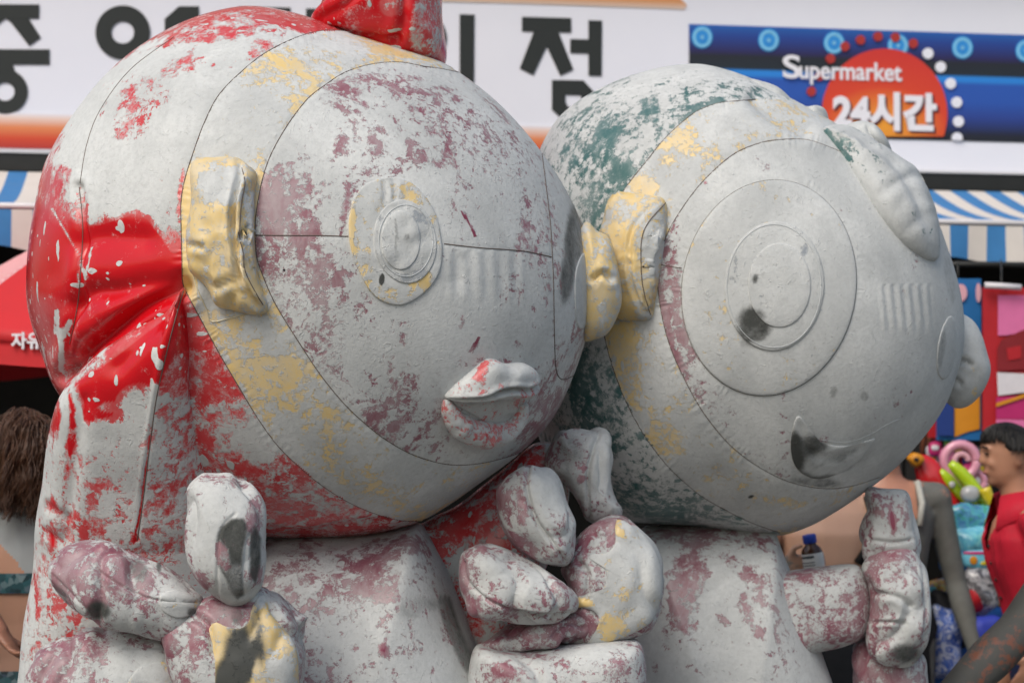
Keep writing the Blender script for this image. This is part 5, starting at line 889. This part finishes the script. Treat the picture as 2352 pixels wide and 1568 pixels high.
hang('beach_mat', 'red and pink packed beach mat clipped under a white hanger', 'mat', 8.15, (2256, 660, 2470, 1010), [('pink_area', [(2292, 678), (2440, 678), (2440, 745), (2310, 770), (2292, 770)], PC['pink']), ('red_roof', [(2290, 800), (2300, 780), (2400, 735), (2460, 735), (2460, 840), (2290, 852)], PC['dred']), ('pale_scrawl', [(2312, 800), (2345, 793), (2345, 822), (2316, 828)], PC['red']), ('white_area', [(2290, 855), (2400, 860), (2400, 895), (2292, 908)], PC['white']), ('magenta_area', [(2288, 912), (2400, 905), (2400, 955), (2350, 962), (2288, 960)], PC['magenta']), ('pink_area', [(2288, 962), (2440, 966), (2440, 1005), (2288, 1005)], PC['pink']), ('orange_strap', [(2288, 925), (2400, 890), (2400, 897), (2288, 934)], PC['orange'])], PC['red'])
e_ = empty('hanger', tuple(P(2300, 657, 8.12)), 'white plastic clip hanger above the red and pink beach mat', 'hanger')
V, Fc = tube([P(2262, 655, 8.1), P(2300, 657, 8.1), P(2345, 660, 8.1)], .012, 8); obj('bar', V, Fc, PC['white'], e_)
obj('hook', *tube([P(2300, 656, 8.1), P(2300, 630, 8.13), np.array([P(2300, 630, 8.28)[0], P(2300, 630, 8.28)[1], rz+.014])], .004, 6), M['black_trim'], e_)
hang('snack_pack', 'small red packet with pale print hanging behind the muddy chin', 'packet', 8.3, (2130, 955, 2188, 1004), [('pale_print', rp(2152, 976, 2180, 990), PC['lpink'])], PC['red'])
hang('green_tag', 'small green card tag hanging above the pink swim ring', 'tag', 8.3, (2169, 1010, 2183, 1042), [('pale_print', rp(2171, 1015, 2180, 1022), PC['lime'])], PC['green'])
for i, (u, dv, cl) in enumerate(((2118, 60, 'brown'), (2132, 66, 'brown'), (2146, 58, 'dred'), (2158, 70, 'brown'), (2190, 30, 'dred'))):
    V, Fc = tube([P(u, 985, 8.35), P(u+3, 1010, 8.35), P(u-2, 1000+dv, 8.35)], .010, 6); s_ = obj('bead_strand', V, Fc, PC[cl], None, tag=('dark red hanging strand behind the lime inflatable toys', 'strand', 'hanging strands'))
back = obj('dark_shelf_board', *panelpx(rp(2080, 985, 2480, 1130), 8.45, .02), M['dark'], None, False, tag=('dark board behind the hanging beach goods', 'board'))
def torus(c, R_, r, ax1, ax2, arc=2*math.pi, n=40, mcol=None):
    return tube([Vector(c)+Vector(ax1)*R_*math.cos(arc*k/n)+Vector(ax2)*R_*math.sin(arc*k/n) for k in range(n+1)], r, 12)
def sub(name, V, Fc, m_, e_): return obj(name, V, Fc, m_, e_)
PV = {k: plain('vinyl_'+k, v, .25, .08, 12, .1, .5, coat=.3) for k, v in dict(lime=(.42, .60, .015), yellow=(.62, .50, .02), pink=(.66, .30, .40), red=(.55, .015, .02), blue=(.02, .09, .42), silver=(.40, .41, .42)).items()}
# swim ring
c = P(2206, 1058, 8.0); e_ = empty('swim_ring', tuple(c-np.array([0, 0, .09])), 'pink and white inflatable swim ring standing behind the lime tubes', 'swim ring')
sub('ring', *torus(c, .062, .018, RT, UP), PV['pink'], e_); sub('inner_curl', *torus(c+RT*.004+UP*.0, .026, .012, RT, UP, 4.4), PC['lpink'], e_)
e_ = empty('swim_ring', tuple(P(2240, 1110, 8.02)-np.array([0, 0, .05])), 'small pink inflatable ring low behind the lime tubes', 'swim ring')
sub('ring', *torus(P(2240, 1106, 8.02), .035, .014, RT, UP), PV['pink'], e_)
# lime tubes
for pts, r_, lab in (([(2182, 1062), (2220, 1100), (2262, 1150), (2300, 1178)], .026, 'lime green inflatable tube lying across another tube'), ([(2158, 1080), (2190, 1115), (2225, 1150), (2255, 1178)], .024, 'lime green inflatable tube with a white spot under another tube')):
    d_ = 7.85 if r_ > .025 else 7.92
    path = [P(u, v, d_) for u, v in smooth_open(pts, 14)]; n = len(path); rad = [r_*min(1, .55+i*.25, .55+(n-1-i)*.25) for i in range(n)]
    e_ = empty('inflatable_tube', tuple(path[-1]), lab, 'inflatable toy', 'lime inflatable tubes'); t_ = sub('tube', *tube(path, rad, 14), PV['lime'], e_)
    if r_ < .025: sub('spot', *ell(P(2187, 1112, 7.895), (.012, .006, .012)), PC['white'], e_)
e_ = empty('inflatable_tube', tuple(P(2290, 1175, 7.8)), 'mustard yellow inflatable arm curving beside the red shirt', 'inflatable toy')
sub('tube', *tube([P(u, v, 7.8) for u, v in smooth_open([(2262, 1120), (2275, 1150), (2300, 1165), (2340, 1170)], 10)], .022, 12), PV['yellow'], e_)
# lumpy goods on the table: each a crumpled pillow
GM = {}
def pack(name, lab, cat, pts, d, th, layers, mat, lump=.012, grp=None):
    V, Fc, Q = pillow(pts, d, th, th, 2.6, 56, 12, 8, [], lump, 16)
    e_ = empty(name, tuple(P(np.mean([p[0] for p in pts]), max(p[1] for p in pts), d)), lab, cat, grp)
    b_ = sub('pack', V, Fc, mat, e_); bv = bvh_of(V, Q)
    for nm, pp, m_ in layers:
        V2, F2, Q2 = pad(bv, pp, .004, 6, 32, 7); sub(nm, V2, F2, m_, e_)
    return e_
def swirl(name, c1, c2, c3, scale):
    m = NT(name); o = m.tc.outputs['Object']; a = m.noise(o, scale, 3, .6, 2.5); m.set(m.b.inputs['Base Color'], m.ramp(a, [(.32, c1), (.44, c2), (.54, c3), (.62, c1), (.72, c2)], 'LINEAR')); m.b.inputs['Roughness'].default_value = .3; m.b.inputs['Coat Weight'].default_value = .3
    return m.m
GM['bg'] = swirl('bag_green_blue', (.03, .28, .13), (.10, .40, .50), (.05, .16, .40), 16); GM['bc'] = swirl('bag_cyan', (.16, .55, .68), (.30, .66, .74), (.10, .42, .62), 10)
GM['bw'] = swirl('bag_blue_white', (.06, .16, .55), (.55, .60, .70), (.03, .08, .38), 20); GM['mix'] = swirl('bag_grey_red', (.10, .10, .11), (.42, .42, .44), (.06, .06, .07), 14)
GM['mc'] = swirl('toy_card', (.10, .40, .70), (.66, .55, .05), (.60, .10, .06), 26)
pack('folded_cloth', 'red folded vinyl float beside the muddy shoulder', 'float', [(2105, 1050), (2150, 1060), (2180, 1100), (2205, 1160), (2190, 1185), (2150, 1180), (2110, 1140)], 7.95, .05, [], PV['red'])
pack('toy_orange', 'small orange toy on top of the red vinyl float', 'toy', [(2080, 1052), (2100, 1035), (2122, 1045), (2125, 1060), (2100, 1075)], 7.9, .03, [('dark_spot', E(2105, 1055, 6, 5), PC['black'])], PC['orange'])
pack('silver_ball', 'shiny silver ball between the red float and lime tubes', 'ball', E(2228, 1134, 22, 20, 12), 7.82, .03, [], PV['silver'], .0)
pack('bagged_toy', 'green and blue patterned bagged toy below the lime tubes', 'bagged toy', [(2170, 1165), (2230, 1158), (2290, 1172), (2300, 1200), (2280, 1230), (2220, 1240), (2172, 1225)], 7.8, .06, [], GM['bg'], .02)
pack('bagged_toy', 'pale turquoise bagged toy under the green patterned bag', 'bagged toy', [(2166, 1218), (2200, 1212), (2250, 1206), (2288, 1215), (2290, 1270), (2230, 1278), (2168, 1272)], 7.76, .06, [], GM['bc'], .016)
pack('water_toy', 'neon yellow toy with a dark squiggle beside the red shirt', 'toy', [(2264, 1192), (2285, 1185), (2296, 1205), (2290, 1230), (2296, 1256), (2275, 1262), (2262, 1240), (2266, 1215)], 7.66, .03, [('squiggle', E(2277, 1236, 7, 6), PC['green']), ('pink_dot', E(2285, 1200, 8, 7), PC['pink'])], PV['lime'], .004)
pack('toy_box', 'blue boxed toy with a pale top behind the muddy arm', 'box', rp(2164, 1268, 2216, 1312), 7.72, .05, [], PC['blue2'], .004)
e_ = pack('carded_toy', 'multicoloured carded toy with a red strip at the edge', 'toy', rp(2214, 1266, 2292, 1300), 7.62, .02, [('red_strip', rp(2216, 1267, 2290, 1272), PC['magenta']), ('yellow_figure', E(2236, 1286, 9, 10), PC['orange']), ('cyan_area', [(2252, 1292), (2288, 1276), (2288, 1284), (2262, 1297)], PC['yellow'])], PC['cyan'], .002)
pack('bagged_toy', 'cream bagged toy below the blue box', 'bagged toy', [(2184, 1312), (2216, 1310), (2218, 1372), (2188, 1374)], 7.7, .04, [], flat_print('cream', (.60, .54, .46)), .008)
pack('bagged_toy', 'clear bag of black and grey toys with a red triangle', 'bagged toy', [(2214, 1306), (2250, 1300), (2292, 1306), (2296, 1370), (2270, 1410), (2222, 1420), (2212, 1360)], 7.62, .05, [('red_triangle', [(2226, 1355), (2245, 1362), (2258, 1398), (2228, 1402)], PC['red'])], GM['mix'], .02)
pack('dark_bag', 'black bag behind the hanging muddy forearm', 'bag', [(2140, 1366), (2180, 1358), (2222, 1366), (2236, 1420), (2232, 1480), (2190, 1492), (2140, 1470)], 7.72, .05, [], PC['black'], .01)
pack('bagged_toy', 'royal blue bagged toy low beside the red shirt', 'bagged toy', [(2226, 1420), (2262, 1410), (2300, 1418), (2310, 1500), (2300, 1580), (2240, 1590), (2222, 1500)], 7.58, .06, [], flat_print('royal', (.03, .05, .38)), .016)
pack('bagged_toy', 'blue and white patterned bagged toy behind the hanging muddy hand', 'bagged toy', [(2136, 1400), (2170, 1392), (2196, 1402), (2206, 1470), (2200, 1540), (2160, 1560), (2130, 1540)], 7.66, .05, [], GM['bw'], .016)
pack('bagged_toy', 'blue crumpled bag below the inflatable forearm', 'bagged toy', [(1880, 1520), (1920, 1500), (1975, 1508), (2000, 1560), (1990, 1640), (1900, 1650)], 7.5, .06, [], M['tarp'], .02)
# more packets pegged to the board and heaped at the back of the table
rr = random.Random(11)
for i in range(22):
    u = 2128+rr.random()*215; v = 1012+rr.random()*130; w_, h_ = rr.uniform(9, 17), rr.uniform(11, 20); k = rr.choice(['red', 'orange', 'yellow', 'cyan', 'pink', 'blue2', 'lime', 'white', 'magenta', 'teal'])
    a_ = rr.uniform(-.25, .25); R2 = lambda x, y: (u+x*math.cos(a_)-y*math.sin(a_), v+x*math.sin(a_)+y*math.cos(a_))
    pack('toy_packet', 'small bright toy packet pegged to the dark board behind the inflatable toys', 'packet', [R2(-w_, -h_), R2(w_, -h_), R2(w_, h_), R2(-w_, h_)], 8.30+.06*rr.random(), .018, [('print', [R2(-w_*.6, -h_*.5), R2(w_*.6, -h_*.5), R2(w_*.5, h_*.2), R2(-w_*.5, h_*.2)], PC[rr.choice(['white', 'yellow', 'navy', 'red'])])], PC[k], .004, 'toy packets pegged to the board')
for i in range(30):
    u = 2120+rr.random()*180; v = 1185+rr.random()*330; s_ = rr.uniform(16, 26); k = rr.choice(['bg', 'bc', 'bw', 'mc', 'mc', 'mix'])
    pack('toy_bag', 'crumpled printed toy bag heaped at the back of the stall table', 'bag', [(u+s_*math.cos(t)*rr.uniform(.8, 1.2), v+s_*math.sin(t)*rr.uniform(.8, 1.2)) for t in np.linspace(0, 6.283, 9)[:-1]], 7.86+.1*rr.random(), .04, [('print', E(u, v, s_*.45, s_*.3, 10), PC[rr.choice(['white', 'yellow', 'red', 'cyan', 'navy'])])], GM[k], .018, 'toy bags heaped on the stall')
# small table at the left with a tray
cl_ = swirl('blue_flower_cloth', (.02, .13, .36), (.08, .30, .48), (.015, .07, .24), 30)
tl = P(0, 1452, 6.6)[2]
cloth_table('stall_table', -420, 110, 6.6, tl, 'stall table with a green edge and blue flowered cloth behind the person with curly hair', plain('green_edge', (.05, .16, .10), .5, .1, 30), cl_)
e_ = empty('food_tray', tuple(P(0, 1448, 6.75)), 'white foam tray with crumpled clear film on the flowered table', 'tray')
x = P(5, 1446, 6.75); V, Fc = box((x[0]-.05, x[1], tl+.022), (.22, .16, .04)); sub('tray', V, Fc, PC['white'], e_)
V, Fc, Q = pillow([(5, 1425), (20, 1402), (48, 1405), (62, 1425), (50, 1440), (15, 1440)], 6.72, .04, .04, 2.2, 50, 12, 8, [], .014, 22); sub('film', V, Fc, swirl('film', (.10, .11, .15), (.42, .44, .50), (.05, .06, .09), 30), e_)
